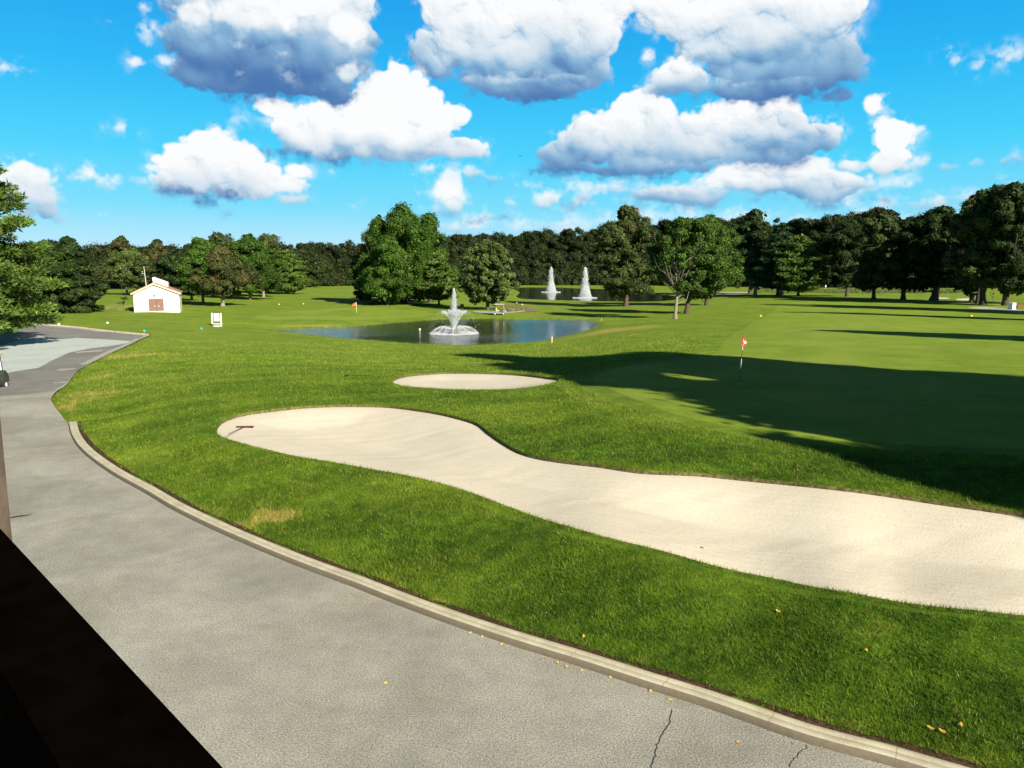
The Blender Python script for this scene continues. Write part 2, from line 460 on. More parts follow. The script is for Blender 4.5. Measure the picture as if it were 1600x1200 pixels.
# ------------------------------------------------------------ lie of the land
CTRL = [  # photo x, y of a spot on the ground and its height in metres
    (300, 1200, 0), (800, 1200, 0), (1300, 1230, 0), (200, 850, 0), (0, 700, 0), (60, 640, 0), (0, 560, -.1), (100, 525, -.3), (230, 525, -.3), (-200, 560, -.1), (-250, 505, -.3),
    (115, 680, .0), (350, 845, .0), (800, 980, .0), (1200, 1105, .0), (1700, 1255, .0), (600, 935, .0), (180, 745, 0),
    (350, 760, .30), (250, 680, .25), (600, 860, .42), (900, 940, .50), (1300, 1050, .52), (1650, 1110, .52),
    (400, 690, .55), (600, 700, .55), (800, 760, .58), (1100, 850, .62), (1400, 900, .62), (1650, 930, .62),
    (700, 640, .75), (1000, 700, .95), (1300, 740, 1.0), (1650, 780, 1.0), (1158, 600, 1.03), (1000, 575, .85), (1400, 600, 1.05), (1650, 600, 1.05),
    (1300, 540, .65), (1600, 540, .7), (1300, 510, .05), (1600, 510, 0.05), (1000, 530, 0.0), (1300, 480, -.8), (1455, 470, -1), (1650, 480, -.95),
    (300, 600, .55), (200, 600, .25), (450, 625, .72), (350, 625, .6), (500, 568, .15), (730, 600, .55), (400, 535, -.6), (300, 545, -.35), (600, 552, -.75), (750, 560, -.5), (860, 555, -.6),
    (700, 537, -1.4), (500, 522, -1.4), (420, 516, -1.4), (600, 504, -1.45), (800, 496, -1.4), (925, 506, -1.35), (950, 515, -1.0), (860, 531, -1.3),
    (780, 490, -1.35), (555, 487, -1.2), (338, 508, -.9), (245, 487, -.4), (130, 487, -.35), (30, 487, -.3), (350, 472, -.8), (520, 450, -1.6), (100, 468, -.5), (650, 470, -1.5), (1055, 497, -1.3),
    (1000, 477, -1.75), (860, 474, -2.1), (770, 465, -2.0), (840, 446, -2.1), (1000, 446, -2.0), (1100, 462, -1.6), (1300, 458, -1.2), (1600, 462, -1), (480, 446, -1.7), (650, 450, -1.9),
]
pts, zs = [], []
for px_, py_, z_ in CTRL:
    r_ = ray(px_, py_); t_ = (z_ - EYE) / r_[2]
    pts.append((r_[0] * t_, r_[1] * t_)); zs.append(z_)
for x_, y_, z_ in [(0, 1.5, 0), (-4, 2, 0), (8, 0, .0), (-15, 5, 0), (25, 0, .5), (30, 14, .9), (0, -15, 0), (-25, -10, 0), (30, -20, .4), (-60, 20, 0), (60, 20, .9), (70, 60, .4), (-100, 80, -.2),
                   (130, 90, -.8), (-260, 300, -1), (260, 300, -1.2), (0, 600, -1.8), (-400, 500, -1.5), (400, 500, -1.5), (0, -200, 0), (-200, -50, 0), (200, -50, .3), (0, 900, -1.8)]:
    pts.append((x_, y_)); zs.append(z_)


def sstep(x, a, b):
    t = np.clip((x - a) / (b - a), 0, 1); return t * t * (3 - 2 * t)


def warp(X, Y):
    r = np.hypot(X, Y) + 1e-6
    lr = np.log(r + 8.0) * 1.6
    return X / r * lr, Y / r * lr


Cw = np.stack(warp(np.array([p[0] for p in pts]), np.array([p[1] for p in pts])), 1)
Zc = np.array(zs)


def _k(d): return d * d * np.log(d + 1e-9)


n_ = len(Cw)
A_ = np.zeros((n_ + 3, n_ + 3))
A_[:n_, :n_] = _k(np.linalg.norm(Cw[:, None] - Cw[None], axis=2)) + np.eye(n_) * 0.06
A_[:n_, n_] = 1; A_[:n_, n_ + 1:] = Cw; A_[n_:, :n_] = A_[:n_, n_:].T
W_ = np.linalg.solve(A_, np.concatenate([Zc, np.zeros(3)]))


def hroad(X, Y):
    t = np.clip((np.hypot(X, Y) - 30) / 55, 0, 1)
    return -.32 * t * t * (3 - 2 * t)


ROAD = None


def hb(X, Y):
    h = hraw(X, Y)
    if ROAD is not None:
        w = sstep(sdist(X, Y, ROAD, 6.0), .32, 3.6)
        w = np.where(np.asarray(Y, float).ravel() < 75, w, sstep(sdist(X, Y, ROAD, 6.0), .3, 5.9))
        h = h * w + hroad(np.asarray(X, float).ravel(), np.asarray(Y, float).ravel()) * (1 - w)
    return h


def hraw(X, Y):
    X = np.asarray(X, float).ravel(); Y = np.asarray(Y, float).ravel()
    out = np.empty(len(X))
    for i in range(0, len(X), 40000):
        a, b = warp(X[i:i + 40000], Y[i:i + 40000])
        d = np.hypot(a[:, None] - Cw[None, :, 0], b[:, None] - Cw[None, :, 1])
        out[i:i + 40000] = _k(d) @ W_[:n_] + W_[n_] + a * W_[n_ + 1] + b * W_[n_ + 2]
    return np.clip(out, -2.3, 1.3)


def at(px, py, z=None, road=False):
    """where the ground (or the level z) lies along the sight line through a spot of the photo"""
    r = ray(px, py)
    zz = 0.0 if z is None else z
    for _ in range(1 if z is not None else 30):
        t = (zz - EYE) / r[2]
        if z is None:
            zn = float((hroad if road else hb)(np.array([r[0] * t]), np.array([r[1] * t]))[0]); zz = .5 * zz + .5 * zn if _ else zn
    t = (zz - EYE) / r[2]
    return np.array([r[0] * t, r[1] * t, zz])


def outline(px, z=None, closed=True, sub=6, dens=0.6, road=False):
    P = np.array([at(a, b, z, road)[:2] for a, b in px])
    n = len(P); out = []
    for i in range(n if closed else n - 1):
        p0, p1, p2, p3 = (P[(i - 1) % n], P[i], P[(i + 1) % n], P[(i + 2) % n]) if closed else (P[max(i - 1, 0)], P[i], P[i + 1], P[min(i + 2, n - 1)])
        L0 = np.linalg.norm(p2 - p1)
        k = max(2, min(60, int(L0 / dens)))
        a = .5
        t0 = 0; t1 = t0 + max(np.linalg.norm(p1 - p0), 1e-3) ** a; t2 = t1 + max(L0, 1e-3) ** a; t3 = t2 + max(np.linalg.norm(p3 - p2), 1e-3) ** a
        if np.linalg.norm(p1 - p0) < 1e-6 or np.linalg.norm(p3 - p2) < 1e-6:
            for q in range(k): out.append(p1 + (p2 - p1) * q / k)
            continue
        for q in range(k):
            t = t1 + (t2 - t1) * q / k
            A1 = (t1 - t) / (t1 - t0) * p0 + (t - t0) / (t1 - t0) * p1
            A2 = (t2 - t) / (t2 - t1) * p1 + (t - t1) / (t2 - t1) * p2
            A3 = (t3 - t) / (t3 - t2) * p2 + (t - t2) / (t3 - t2) * p3
            B1 = (t2 - t) / (t2 - t0) * A1 + (t - t0) / (t2 - t0) * A2
            B2 = (t3 - t) / (t3 - t1) * A2 + (t - t1) / (t3 - t1) * A3
            out.append((t2 - t) / (t2 - t1) * B1 + (t - t1) / (t2 - t1) * B2)
    if not closed: out.append(P[-1])
    return np.array(out)


def sdist(X, Y, poly, far=6.0):
    """signed distance to a closed polygon, negative inside, clipped at +far"""
    X = np.asarray(X, float).ravel(); Y = np.asarray(Y, float).ravel()
    res = np.full(len(X), far)
    lo, hi = poly.min(0) - far, poly.max(0) + far
    idx = np.where((X > lo[0]) & (X < hi[0]) & (Y > lo[1]) & (Y < hi[1]))[0]
    A = poly; B = np.roll(poly, -1, 0)
    D = B - A; DD = (D ** 2).sum(1) + 1e-12
    for i in range(0, len(idx), 20000):
        k = idx[i:i + 20000]
        px_ = X[k][:, None] - A[None, :, 0]; py_ = Y[k][:, None] - A[None, :, 1]
        t = np.clip((px_ * D[:, 0] + py_ * D[:, 1]) / DD, 0, 1)
        dd = np.sqrt(((px_ - t * D[:, 0]) ** 2 + (py_ - t * D[:, 1]) ** 2).min(1))
        yy = Y[k][:, None]; xx = X[k][:, None]
        c = ((A[:, 1] > yy) != (B[:, 1] > yy)) & (xx < D[:, 0] * (yy - A[:, 1]) / (D[:, 1] + 1e-12) + A[:, 0])
        ins = c.sum(1) % 2 == 1
        res[k] = np.where(ins, -dd, np.minimum(dd, far))
    return res


KERB_PX = [(107, 664), (110, 678), (118, 694), (130, 708), (148, 723), (180, 745), (225, 770), (270, 797), (324, 824), (400, 858), (470, 887), (550, 917), (625, 947), (700, 975), (800, 1009), (900, 1040), (1000, 1073), (1100, 1105), (1262, 1162), (1394, 1198), (1700, 1290)]
EDGE_PX = [(107, 664), (97, 650), (84, 633), (80, 622), (90, 610), (103, 602), (112, 590), (122, 579), (137, 570), (155, 561), (175, 551), (200, 540), (220, 530), (233, 524)]
FAR_PX = [(233, 524), (200, 521), (160, 517), (110, 511), (70, 508), (32, 504), (-60, 500), (-160, 497)]
KERB = outline(KERB_PX, closed=False, dens=.3, road=True)
EDGE = outline(EDGE_PX, closed=False, dens=.5, road=True)
FARE = outline(FAR_PX, closed=False, dens=1.0, road=True)
ROAD = np.concatenate([FARE[::-1][:-1], EDGE[::-1][:-1], KERB, np.array([[14., -1.], [30, -12], [-30, -14], [-60, 0], [-110, 30]])])
BUNK = outline([(338, 672), (352, 657), (385, 647), (430, 641), (480, 636), (540, 634), (600, 635), (660, 642), (710, 652), (745, 663), (765, 678), (790, 695), (820, 710), (870, 720), (930, 727), (1000, 737), (1100, 742), (1200, 752), (1300, 762), (1400, 775), (1500, 790), (1600, 804), (1750, 828), (1900, 860), (1960, 910), (1900, 980), (1750, 985), (1600, 966), (1500, 955), (1400, 943), (1300, 925), (1200, 905), (1120, 888), (1050, 868), (950, 843), (870, 820), (800, 796), (730, 770), (650, 748), (580, 735), (520, 724), (470, 716), (420, 705), (370, 692), (345, 683)], dens=.25)
BUNK2 = outline([(613, 596), (640, 587), (690, 583), (750, 583), (800, 585), (850, 590), (874, 594), (860, 600), (830, 606), (780, 610), (720, 610), (660, 607), (625, 603)], dens=.35)
P1Z, P2Z = -1.8, -2.6
POND = outline([(430, 517), (462, 514), (500, 512.5), (540, 511), (600, 506), (640, 502.5), (686, 499.5), (740, 498), (800, 499), (860, 499), (916, 501), (934, 506), (931, 511), (918, 517), (880, 526), (854, 532), (830, 535), (804, 537), (780, 538), (740, 540), (700, 539), (640, 537), (600, 534), (540, 529), (500, 525), (460, 521)], P1Z, dens=1.5)
POND2 = outline([(812, 457), (820, 467), (870, 469), (944, 471), (1000, 472), (1042, 470), (1064, 464), (1000, 457), (950, 452), (900, 450.5), (850, 449), (815, 449)], P2Z, dens=6)
GREEN1 = outline([(895, 590), (915, 610), (960, 630), (1020, 652), (1100, 672), (1200, 690), (1350, 702), (1600, 714), (1750, 716), (1900, 640), (1750, 480), (1500, 474), (1260, 471), (1190, 492), (1120, 527), (1060, 560), (960, 573)], dens=2)
GREEN2 = outline([(385, 495), (430, 488), (480, 484), (560, 480), (650, 484), (690, 490), (640, 496), (560, 500), (470, 501), (410, 500)], dens=4)
KERB_R = np.hypot(*at(107, 664)[:2])


def ground_parts(X, Y):
    z = hb(X, Y)
    r = np.hypot(X, Y)
    sb, sb2, sr = sdist(X, Y, BUNK), sdist(X, Y, BUNK2), sdist(X, Y, ROAD)
    sp, sp2 = sdist(X, Y, POND, 14.0), sdist(X, Y, POND2, 40.0)
    return z, r, sb, sb2, sr, sp, sp2


def sand_z(z, s, depth=.26, lip=.055, run=3.0):
    return z - lip - depth * sstep(-s, 0.0, run)


def ground_z(X, Y, full=False):
    z, r, sb, sb2, sr, sp, sp2 = ground_parts(X, Y)
    z0 = z.copy()
    # road bed
    near = (r < KERB_R + .2)
    g = np.where(near, -.18 + .28 * sstep(sr, .12, .28), -.12 + .15 * sstep(sr, -.05, .25))
    bank = np.where(near, .0, .0)
    z = z + np.where(sr < 5.9, g + bank, np.where(near, .10, .03)) * np.where(sr > 2, 1 - sstep(sr, 2, 5.9) * np.where(sr < 0, 0, 1), 1)
    # low rim round the sand, then the drop under it
    for s, dep in ((sb, .26), (sb2, .2)):
        z = z + .06 * np.exp(-((s - .5) / .9) ** 2) * (s > -.3)
        inside = z0 - .055 - dep * sstep(-s, 0, 3.0) - .12
        f = sstep(s, .05, .32)
        z = np.where(s < .35, inside * (1 - f) + z * f, z)
    # ponds
    for s, lv, w in ((sp, P1Z, 9.0), (sp2, P2Z, 30.0)):
        f = np.clip(s / w, 0, 1) ** .55
        zz = np.maximum(z, lv + .25)
        z = np.where(s < w, np.where(s > 0, lv + .0 + (zz - lv) * f, lv - .12 * np.minimum(-s, 6)), z)
    if full: return z, z0, r, sb, sb2, sr, sp, sp2
    return z


def gz(x, y): return float(ground_z(np.array([x]), np.array([y]))[0])


def on(px, py):
    p = at(px, py); z = p[2]
    r = ray(px, py)
    for _ in range(25):
        z = .5 * z + .5 * gz(*p[:2]); t = (z - EYE) / r[2]; p = np.array([r[0] * t, r[1] * t, z])
    return Vector(p)


# ------------------------------------------------------------ ground materials
def grass_material(name='turf', blades=False):
    t = NT(name)
    dry, mow, lush = t.attr('dry'), t.attr('mow'), t.attr('lush')
    n0 = t.noise(.035, 3); n1 = t.noise(.35, 5, .6); n2 = t.noise(2.6, 5, .65); n3 = t.noise(19, 4, .7)
    nst = t.noise(.9, 4, .6, scale3=(.35, 2.2, 1))
    f = t.M('ADD', t.M('MULTIPLY', n1, .55), t.M('MULTIPLY', n2, .45))
    rough_c = t.mix(t.SS(f, .36, .66), (.078, .142, .008), (.180, .245, .020))
    rough_c = t.mix(t.M('MULTIPLY', lush, .75), rough_c, t.mix(t.SS(n2, .35, .65), (.034, .085, .006), (.090, .165, .010)))
    mow_c = t.mix(t.SS(t.M('ADD', t.M('MULTIPLY', n0, .5), t.M('MULTIPLY', nst, .5)), .35, .65), (.145, .225, .018), (.205, .275, .030))
    mow_c = t.scale(mow_c, t.SS(f, .35, .65, .84, 1.12))
    mow_c = t.mix(t.M('MULTIPLY', t.SS(t.noise(.09, 4, .6), .48, .66), .55), mow_c, (.25, .275, .05))
    wv = t.N.new('ShaderNodeTexWave'); mp = t.N.new('ShaderNodeMapping'); t.L.new(t.P(), mp.inputs[0]); mp.inputs['Rotation'].default_value = (0, 0, 1.15)
    t.L.new(mp.outputs[0], wv.inputs['Vector']); wv.inputs['Scale'].default_value = .11; wv.inputs['Distortion'].default_value = 1.2; wv.inputs['Detail'].default_value = 3
    rough_c = t.scale(rough_c, t.SS(wv.outputs['Fac'], .2, .8, .90, 1.08))
    c = t.mix(mow, rough_c, mow_c)
    dn = t.SS(t.M('ADD', dry, t.M('MULTIPLY', t.M('SUBTRACT', n2, .5), 1.2)), .35, .8)
    c = t.mix(t.M('MULTIPLY', dn, .85), c, t.mix(n3, (.30, .25, .045), (.42, .35, .09)))
    if blades:
        tn = t.attr('tint')
        c = t.scale(c, t.SS(tn, 0, 1, .50, 1.6))
        c = t.mix(t.SS(tn, .93, .97), c, (.36, .31, .11))
        m = t.fin(c, .75, .15)
        tr = t.N.new('ShaderNodeBsdfTranslucent'); t.L.new(c, tr.inputs[0])
        ms = t.N.new('ShaderNodeMixShader'); ms.inputs[0].default_value = .3
        t.L.new(t.b.outputs[0], ms.inputs[1]); t.L.new(tr.outputs[0], ms.inputs[2]); t.L.new(ms.outputs[0], t.out.inputs[0])
        return m
    amp = t.M('SUBTRACT', 1.0, t.M('MULTIPLY', mow, .6))
    g = t.M('ADD', 1.0, t.M('MULTIPLY', t.M('MULTIPLY', t.M('SUBTRACT', n3, .5), 1.5), amp))
    c = t.scale(c, g)
    n4 = t.noise(55, 3, .7)
    t.bump(t.M('MULTIPLY', t.M('ADD', t.M('MULTIPLY', n3, 1.2), n4), amp), .7, .05)
    return t.fin(c, .9, .08)


M_TURF = grass_material()
M_BLADE = grass_material('grass_blades', True)


def spots_field(X, Y, spots):
    out = np.zeros(len(X))
    for px_, py_, rx, ry, amp, ang in spots:
        c = at(px_, py_)
        dx, dy = X - c[0], Y - c[1]
        ca, sa = math.cos(ang), math.sin(ang)
        u, v = dx * ca + dy * sa, -dx * sa + dy * ca
        out += amp * np.exp(-((u / rx) ** 2 + (v / ry) ** 2))
    return out


DRY = [(428, 815, .75, .5, .95, 0), (395, 800, .9, .4, .4, 0), (212, 556, 5, 2.6, .7, .3), (160, 590, 1.8, 3.0, .6, 0), (140, 615, 2.4, 1.5, .6, 0), (100, 634, 1.3, 1.6, .6, 0), (240, 610, 4, 1.2, .35, 0),
       (990, 512, 5, 12, .75, -.5), (900, 545, 8, 2, .4, 0), (200, 478, 9, 9, .7, 0), (170, 480, 9, 6, .6, 0), (310, 483, 10, 3, .5, 0), (430, 470, 6, 8, .4, 0), (585, 1020, .8, .3, .3, 0), (1350, 1000, 1, .4, .35, .0),
       (1180, 478, 6, 8, .5, 0), (500, 507, 18, 2, .5, 0), (1250, 1060, .5, .3, .35, 0), (1480, 1130, .5, .4, .4, 0), (900, 900, 1.5, .5, .25, 0)]
LUSH = [(600, 690 + 130, 4, 1.5, .9, -.3), (1000, 960, 4, 1.2, 1.1, -.25), (1350, 1040, 3.5, 1.2, 1.1, -.2), (300, 760, 4, 2, .6, -.4), (850, 690, 6, 2.2, 1.0, -.3), (1150, 715, 7, 1.8, .9, -.1), (1400, 745, 5, 1.8, .9, 0),
        (560, 610, 9, 2.5, .8, 0), (330, 660, 2.5, 2, .5, 0), (700, 625, 7, 1.5, .8, 0), (500, 575, 14, 3, .5, 0), (1600, 1100, 3, 1.5, .9, 0), (760, 870, 3, 1, .7, -.3), (600, 560, 15, 3, .4, 0)]


def fields(X, Y, sb, sb2, sr, sp):
    dry = spots_field(X, Y, DRY) + .30 * np.exp(-((sp - 3) / 2.0) ** 2) + .35 * np.exp(-((sr - .45) / .25) ** 2) * (np.hypot(X, Y) < 40)
    dry += .3 * np.exp(-((sb - .08) / .08) ** 2)
    mow = np.maximum(sstep(-sdist(X, Y, GREEN1, 3), -.3, .5), sstep(-sdist(X, Y, GREEN2, 3), -.8, 1.0))
    mow = np.maximum(mow, .55 * sstep(np.hypot(X, Y), 36, 60))
    lush = np.clip(spots_field(X, Y, LUSH), 0, 1.1)
    return dry, mow, lush


def build_ground():
    ang = np.concatenate([np.radians(np.arange(-180, -44, 4.0)), np.radians(np.arange(-42, 42.001, .12)), np.radians(np.arange(44, 180, 4.0))])
    rr = [1.2]
    while rr[-1] < 420: rr.append(rr[-1] * (1.03 if rr[-1] < 5 else 1.0062))
    while rr[-1] < 6000: rr.append(rr[-1] * 1.06)
    rr = np.array(rr)
    Rg, Ag = np.meshgrid(rr, ang, indexing='ij')
    X, Y = (Rg * np.sin(Ag)).ravel(), (Rg * np.cos(Ag)).ravel()
    z, z0, r, sb, sb2, sr, sp, sp2 = ground_z(X, Y, True)
    z = z + .015 * np.sin(X * 1.3 + Y * .7) * np.sin(Y * 1.1) * (sr > .5)
    dry, mow, lush = fields(X, Y, sb, sb2, sr, sp)
    nr, na = len(rr), len(ang)
    i = np.arange((nr - 1))[:, None] * na; j = np.arange(na)[None, :]; j2 = (j + 1) % na
    F = np.stack([i + j, i + j2, i + na + j2, i + na + j], -1).reshape(-1, 4)[:, ::-1]
    V = np.stack([X, Y, z], 1)
    c = len(V)
    o = np_mesh('ground', V, F, M_TURF, smooth=True, attrs={'dry': dry, 'mow': mow, 'lush': lush})
    tag(o, 'mown green turf of a golf course, paler on the putting surfaces', None, None, 'structure')


build_ground()


def ribbon(name, path, prof, mat, zf, closed=True, attrs=None, kind='structure', label=None, parent=None, flip=False):
    """prof: (offset outward, dz) rows swept along the outline; outward = away from the polygon"""
    P = path
    if closed: T = np.roll(P, -1, 0) - np.roll(P, 1, 0)
    else: T = np.gradient(P, axis=0)
    T /= np.linalg.norm(T, axis=1)[:, None] + 1e-9
    Nn = np.stack([T[:, 1], -T[:, 0]], 1)
    if closed:
        area = np.sum(P[:, 0] * np.roll(P[:, 1], -1) - np.roll(P[:, 0], -1) * P[:, 1])
        if area < 0: Nn = -Nn
    if flip: Nn = -Nn
    n, k = len(P), len(prof)
    V = np.zeros((n, k, 3))
    for q, (o, dz) in enumerate(prof):
        V[:, q, :2] = P + Nn * (o if not callable(o) else o(P))[..., None] if callable(o) else P + Nn * o
        V[:, q, 2] = dz
    flat = V.reshape(-1, 3)
    flat[:, 2] += zf(flat[:, 0], flat[:, 1])
    F = []
    for a in range(n if closed else n - 1):
        b = (a + 1) % n
        for q in range(k - 1): F.append((a * k + q, b * k + q, b * k + q + 1, a * k + q + 1))
    L = np.concatenate([[0], np.cumsum(np.linalg.norm(np.diff(P, axis=0), axis=1))])
    at_ = {'along': np.repeat(L, k)}
    if attrs is not None:
        at_.update(attrs(flat[:, 0], flat[:, 1]))
    o = np_mesh(name, flat, F, mat, parent, True, at_)
    if kind: tag(o, label, None, None, kind)
    return o


def turf_attrs(X, Y):
    _, _, sb, sb2, sr, sp, _ = ground_parts(X, Y)
    d, m, l = fields(X, Y, sb, sb2, sr, sp)
    return {'dry': d, 'mow': m, 'lush': l}


# bunker sand
def sand_mat():
    t = NT('sand')
    n1 = t.noise(.5, 5, .6); n2 = t.noise(26, 4, .7); n3 = t.noise(4.5, 4, .6)
    c = t.mix(t.SS(n1, .3, .7), (.575, .515, .405), (.605, .545, .432))
    c = t.scale(c, t.SS(n2, .22, .55, .86, 1.02))
    c = t.mix(t.SS(t.noise(30, 2, .5), .69, .75), c, (.16, .12, .08))
    rake = t.noise(7, 3, .6, scale3=(.5, 4, 1), dist=1.5)
    zone = t.SS(t.noise(.22, 2), .5, .62)
    t.bump(t.M('ADD', t.M('ADD', n2, t.M('MULTIPLY', n3, .9)), t.M('MULTIPLY', t.M('MULTIPLY', rake, zone), .2)), .34, .03)
    return t.fin(c, .95, .05)


M_SAND = sand_mat()
M_EDGESOIL = simple('edge_soil', (.10, .085, .035), .95, .5, 12, .05)


def build_bunker(poly, depth, step, lbl):
    lo, hi = poly.min(0) - .3, poly.max(0) + .3
    xs = np.arange(lo[0], hi[0], step); ys = np.arange(lo[1], hi[1], step)
    X, Y = np.meshgrid(xs, ys, indexing='ij'); X = X.ravel(); Y = Y.ravel()
    s = sdist(X, Y, poly)
    z = sand_z(hb(X, Y), s, depth)
    z += .006 * np.sin(X * 4.1 + np.sin(Y * 2.3) * 2) * np.sin(Y * 3.7 + X) * sstep(-s, .2, 1)
    # raked furrows near the far bank
    z += .0022 * np.sin((X * .45 + Y * .9) * 24 + 2 * np.sin(X * .8)) * sstep(-s, .15, .5) * (1 - sstep(-s, 1.3, 2.2))
    keep = s < .12
    nx, ny = len(xs), len(ys)
    i = np.arange(nx - 1)[:, None] * ny + np.arange(ny - 1)[None]
    F = np.stack([i, i + ny, i + ny + 1, i + 1], -1).reshape(-1, 4)
    F = F[keep[F].all(1)]
    used = np.unique(F); m = np.full(len(X), -1); m[used] = np.arange(len(used))
    o = np_mesh('sand', np.stack([X, Y, z], 1)[used], m[F], M_SAND, smooth=True)
    tag(o, lbl, None, None, 'structure')


build_bunker(BUNK, .26, .07, 'long kidney-shaped bunker of pale raked sand above the kerb')
build_bunker(BUNK2, .2, .15, 'small oval bunker of pale sand beyond the long one')
for poly, dz in ((BUNK, 0), (BUNK2, 0)):
    def lipz(X, Y):
        z, r, sb, sb2, sr, sp, sp2 = ground_parts(X, Y)
        s = np.minimum(sb, sb2)
        return z + .06 * np.exp(-((s - .5) / .9) ** 2)
    ribbon('turf_lip', poly, [(.75, .0), (.5, .008), (.25, .009), (.12, .008), (.06, .007), (.03, .004), (.0, -.004)], M_TURF, lipz, attrs=turf_attrs,
           label='grass lip cut cleanly round the ' + ('long' if poly is BUNK else 'small') + ' bunker')

for poly in (BUNK, BUNK2):
    ribbon('turf_edge', poly, [(.002, -.006), (-.012, -.05), (-.02, -.16)], M_EDGESOIL, lipz, label='dark earthy cut edge of the turf round the ' + ('long' if poly is BUNK else 'small') + ' bunker')
# road, patches, kerb
def asphalt(name, c1, c2, grit=.5, gs=36):
    t = NT(name)
    n1 = t.noise(.28, 5, .6, dist=.4); n2 = t.noise(gs, 3, .85); n3 = t.noise(2.2, 5, .65)
    sp = t.noise(gs * 2.6, 2, .8)
    c = t.mix(t.SS(n1, .3, .7), c1, c2)
    c = t.mix(t.M('MULTIPLY', t.SS(t.noise(.45, 6, .7, scale3=(1.2, .6, 1)), .50, .72), .5), c, (c1[0] * 1.05, c1[1] * .99, c1[2] * .80))
    c = t.scale(c, t.SS(n3, .25, .75, .90, 1.08))
    c = t.scale(c, t.SS(n2, .30, .70, 1 - grit, 1 + grit))
    c = t.scale(c, t.SS(sp, .30, .70, 1 - grit * .8, 1 + grit * .8))
    c = t.mix(t.SS(t.noise(11, 2, .5), .74, .78), c, tuple(k * .45 for k in c1))
    t.bump(n2, .6, .02)
    return t.fin(c, .95, .08)


M_ROAD = asphalt('old_asphalt', (.245, .233, .195), (.360, .345, .292), .5)
M_DARK = asphalt('newer_asphalt', (.175, .168, .155), (.225, .217, .20), .25)
M_BLUE = asphalt('pale_sealed_asphalt', (.40, .44, .41), (.46, .50, .47), .06)
M_PATH = asphalt('path_asphalt', (.33, .30, .25), (.42, .39, .33), .2)


def sheet(name, poly, zf, mat, step, label, near_r=1e9):
    """a sheet inside a polygon: grid cells clipped by bisect, exact outline"""
    import bmesh
    bm = bmesh.new()
    vs = [bm.verts.new((p[0], p[1], 0)) for p in poly]
    f = bm.faces.new(vs)
    lo, hi = poly.min(0), poly.max(0)
    for ax, no in ((0, (1, 0, 0)), (1, (0, 1, 0))):
        k = lo[ax] + step
        while k < hi[ax]:
            co = [0, 0, 0]; co[ax] = k
            bmesh.ops.bisect_plane(bm, geom=bm.verts[:] + bm.edges[:] + bm.faces[:], plane_co=co, plane_no=no)
            k += step
    bmesh.ops.triangulate(bm, faces=bm.faces[:])
    P = np.array([v.co[:2] for v in bm.verts])
    Z = zf(P[:, 0], P[:, 1])
    for v, zz in zip(bm.verts, Z): v.co.z = zz
    bmesh.ops.recalc_face_normals(bm, faces=bm.faces[:])
    if sum(fc.normal.z for fc in bm.faces) < 0: bmesh.ops.reverse_faces(bm, faces=bm.faces[:])
    me = bpy.data.meshes.new(name); bm.to_mesh(me); bm.free()
    for p in me.polygons: p.use_smooth = True
    me.materials.append(mat)
    o = bpy.data.objects.new(name, me); COL.objects.link(o)
    return tag(o, label, None, None, 'structure')


sheet('road', ROAD, lambda X, Y: hb(X, Y), M_ROAD, 2.0, 'weathered light grey asphalt drive curving past the lawn')
DARKP = np.concatenate([np.array([at(a, b)[:2] for a, b in [(-180, 499), (-60, 502), (32, 506), (110, 513), (160, 519), (225, 524.5), (196, 541), (172, 552), (150, 563), (130, 573), (118, 582), (104, 598), (84, 611), (40, 616), (0, 619), (-200, 628)]])])
sheet('asphalt_patch', DARKP, lambda X, Y: hb(X, Y) + .006, M_DARK, 3.0, 'darker resurfaced asphalt where the drive widens')
BLUEP = np.array([at(a, b)[:2] for a, b in [(-200, 605), (0, 586), (20, 581), (60, 575), (80, 564), (108, 551), (140, 544.5), (180, 540), (210, 533.5), (170, 531), (120, 528), (86, 531), (60, 524), (0, 540), (-200, 545)]])
sheet('asphalt_patch', BLUEP, lambda X, Y: hb(X, Y) + .012, M_BLUE, 3.0, 'pale bluish smooth patch of sealed asphalt beside the left tree shadow')
for pl, lb in (([(88, 579), (92, 576.5), (120, 575.5), (116, 577.5), (95, 580)], 'short'), ([(82, 598), (108, 596.5), (104, 598.5), (84, 599.2)], 'thin'), ([(118, 550), (160, 547), (160, 549), (120, 552)], 'pale far')):
    sheet('asphalt_patch', np.array([at(a, b)[:2] for a, b in pl]), lambda X, Y: hb(X, Y) + .017, M_PATH, 3.0, lb + ' light streak of filler on the dark asphalt')


def crack(px_pts, w, lbl):
    P = np.array([at(a, b)[:2] for a, b in px_pts])
    out = []
    for i in range(len(P) - 1):
        for q in range(6):
            out.append(P[i] + (P[i + 1] - P[i]) * q / 6 + rng.normal(0, .012, 2))
    P = np.array(out)
    ribbon('crack', P, [(-w / 2, .004), (w / 2, .004)], M_CRACK, lambda X, Y: hb(X, Y), closed=False, label=lbl)


M_CRACK = simple('crack_filler', (.04, .035, .03), .9)
crack([(1050, 1110), (1046, 1130), (1030, 1160), (1022, 1185), (1015, 1210)], .013, 'thin dark crack across the near asphalt below the kerb')
crack([(1262, 1166), (1240, 1185), (1232, 1200)], .008, 'hairline crack at the bottom right of the asphalt')


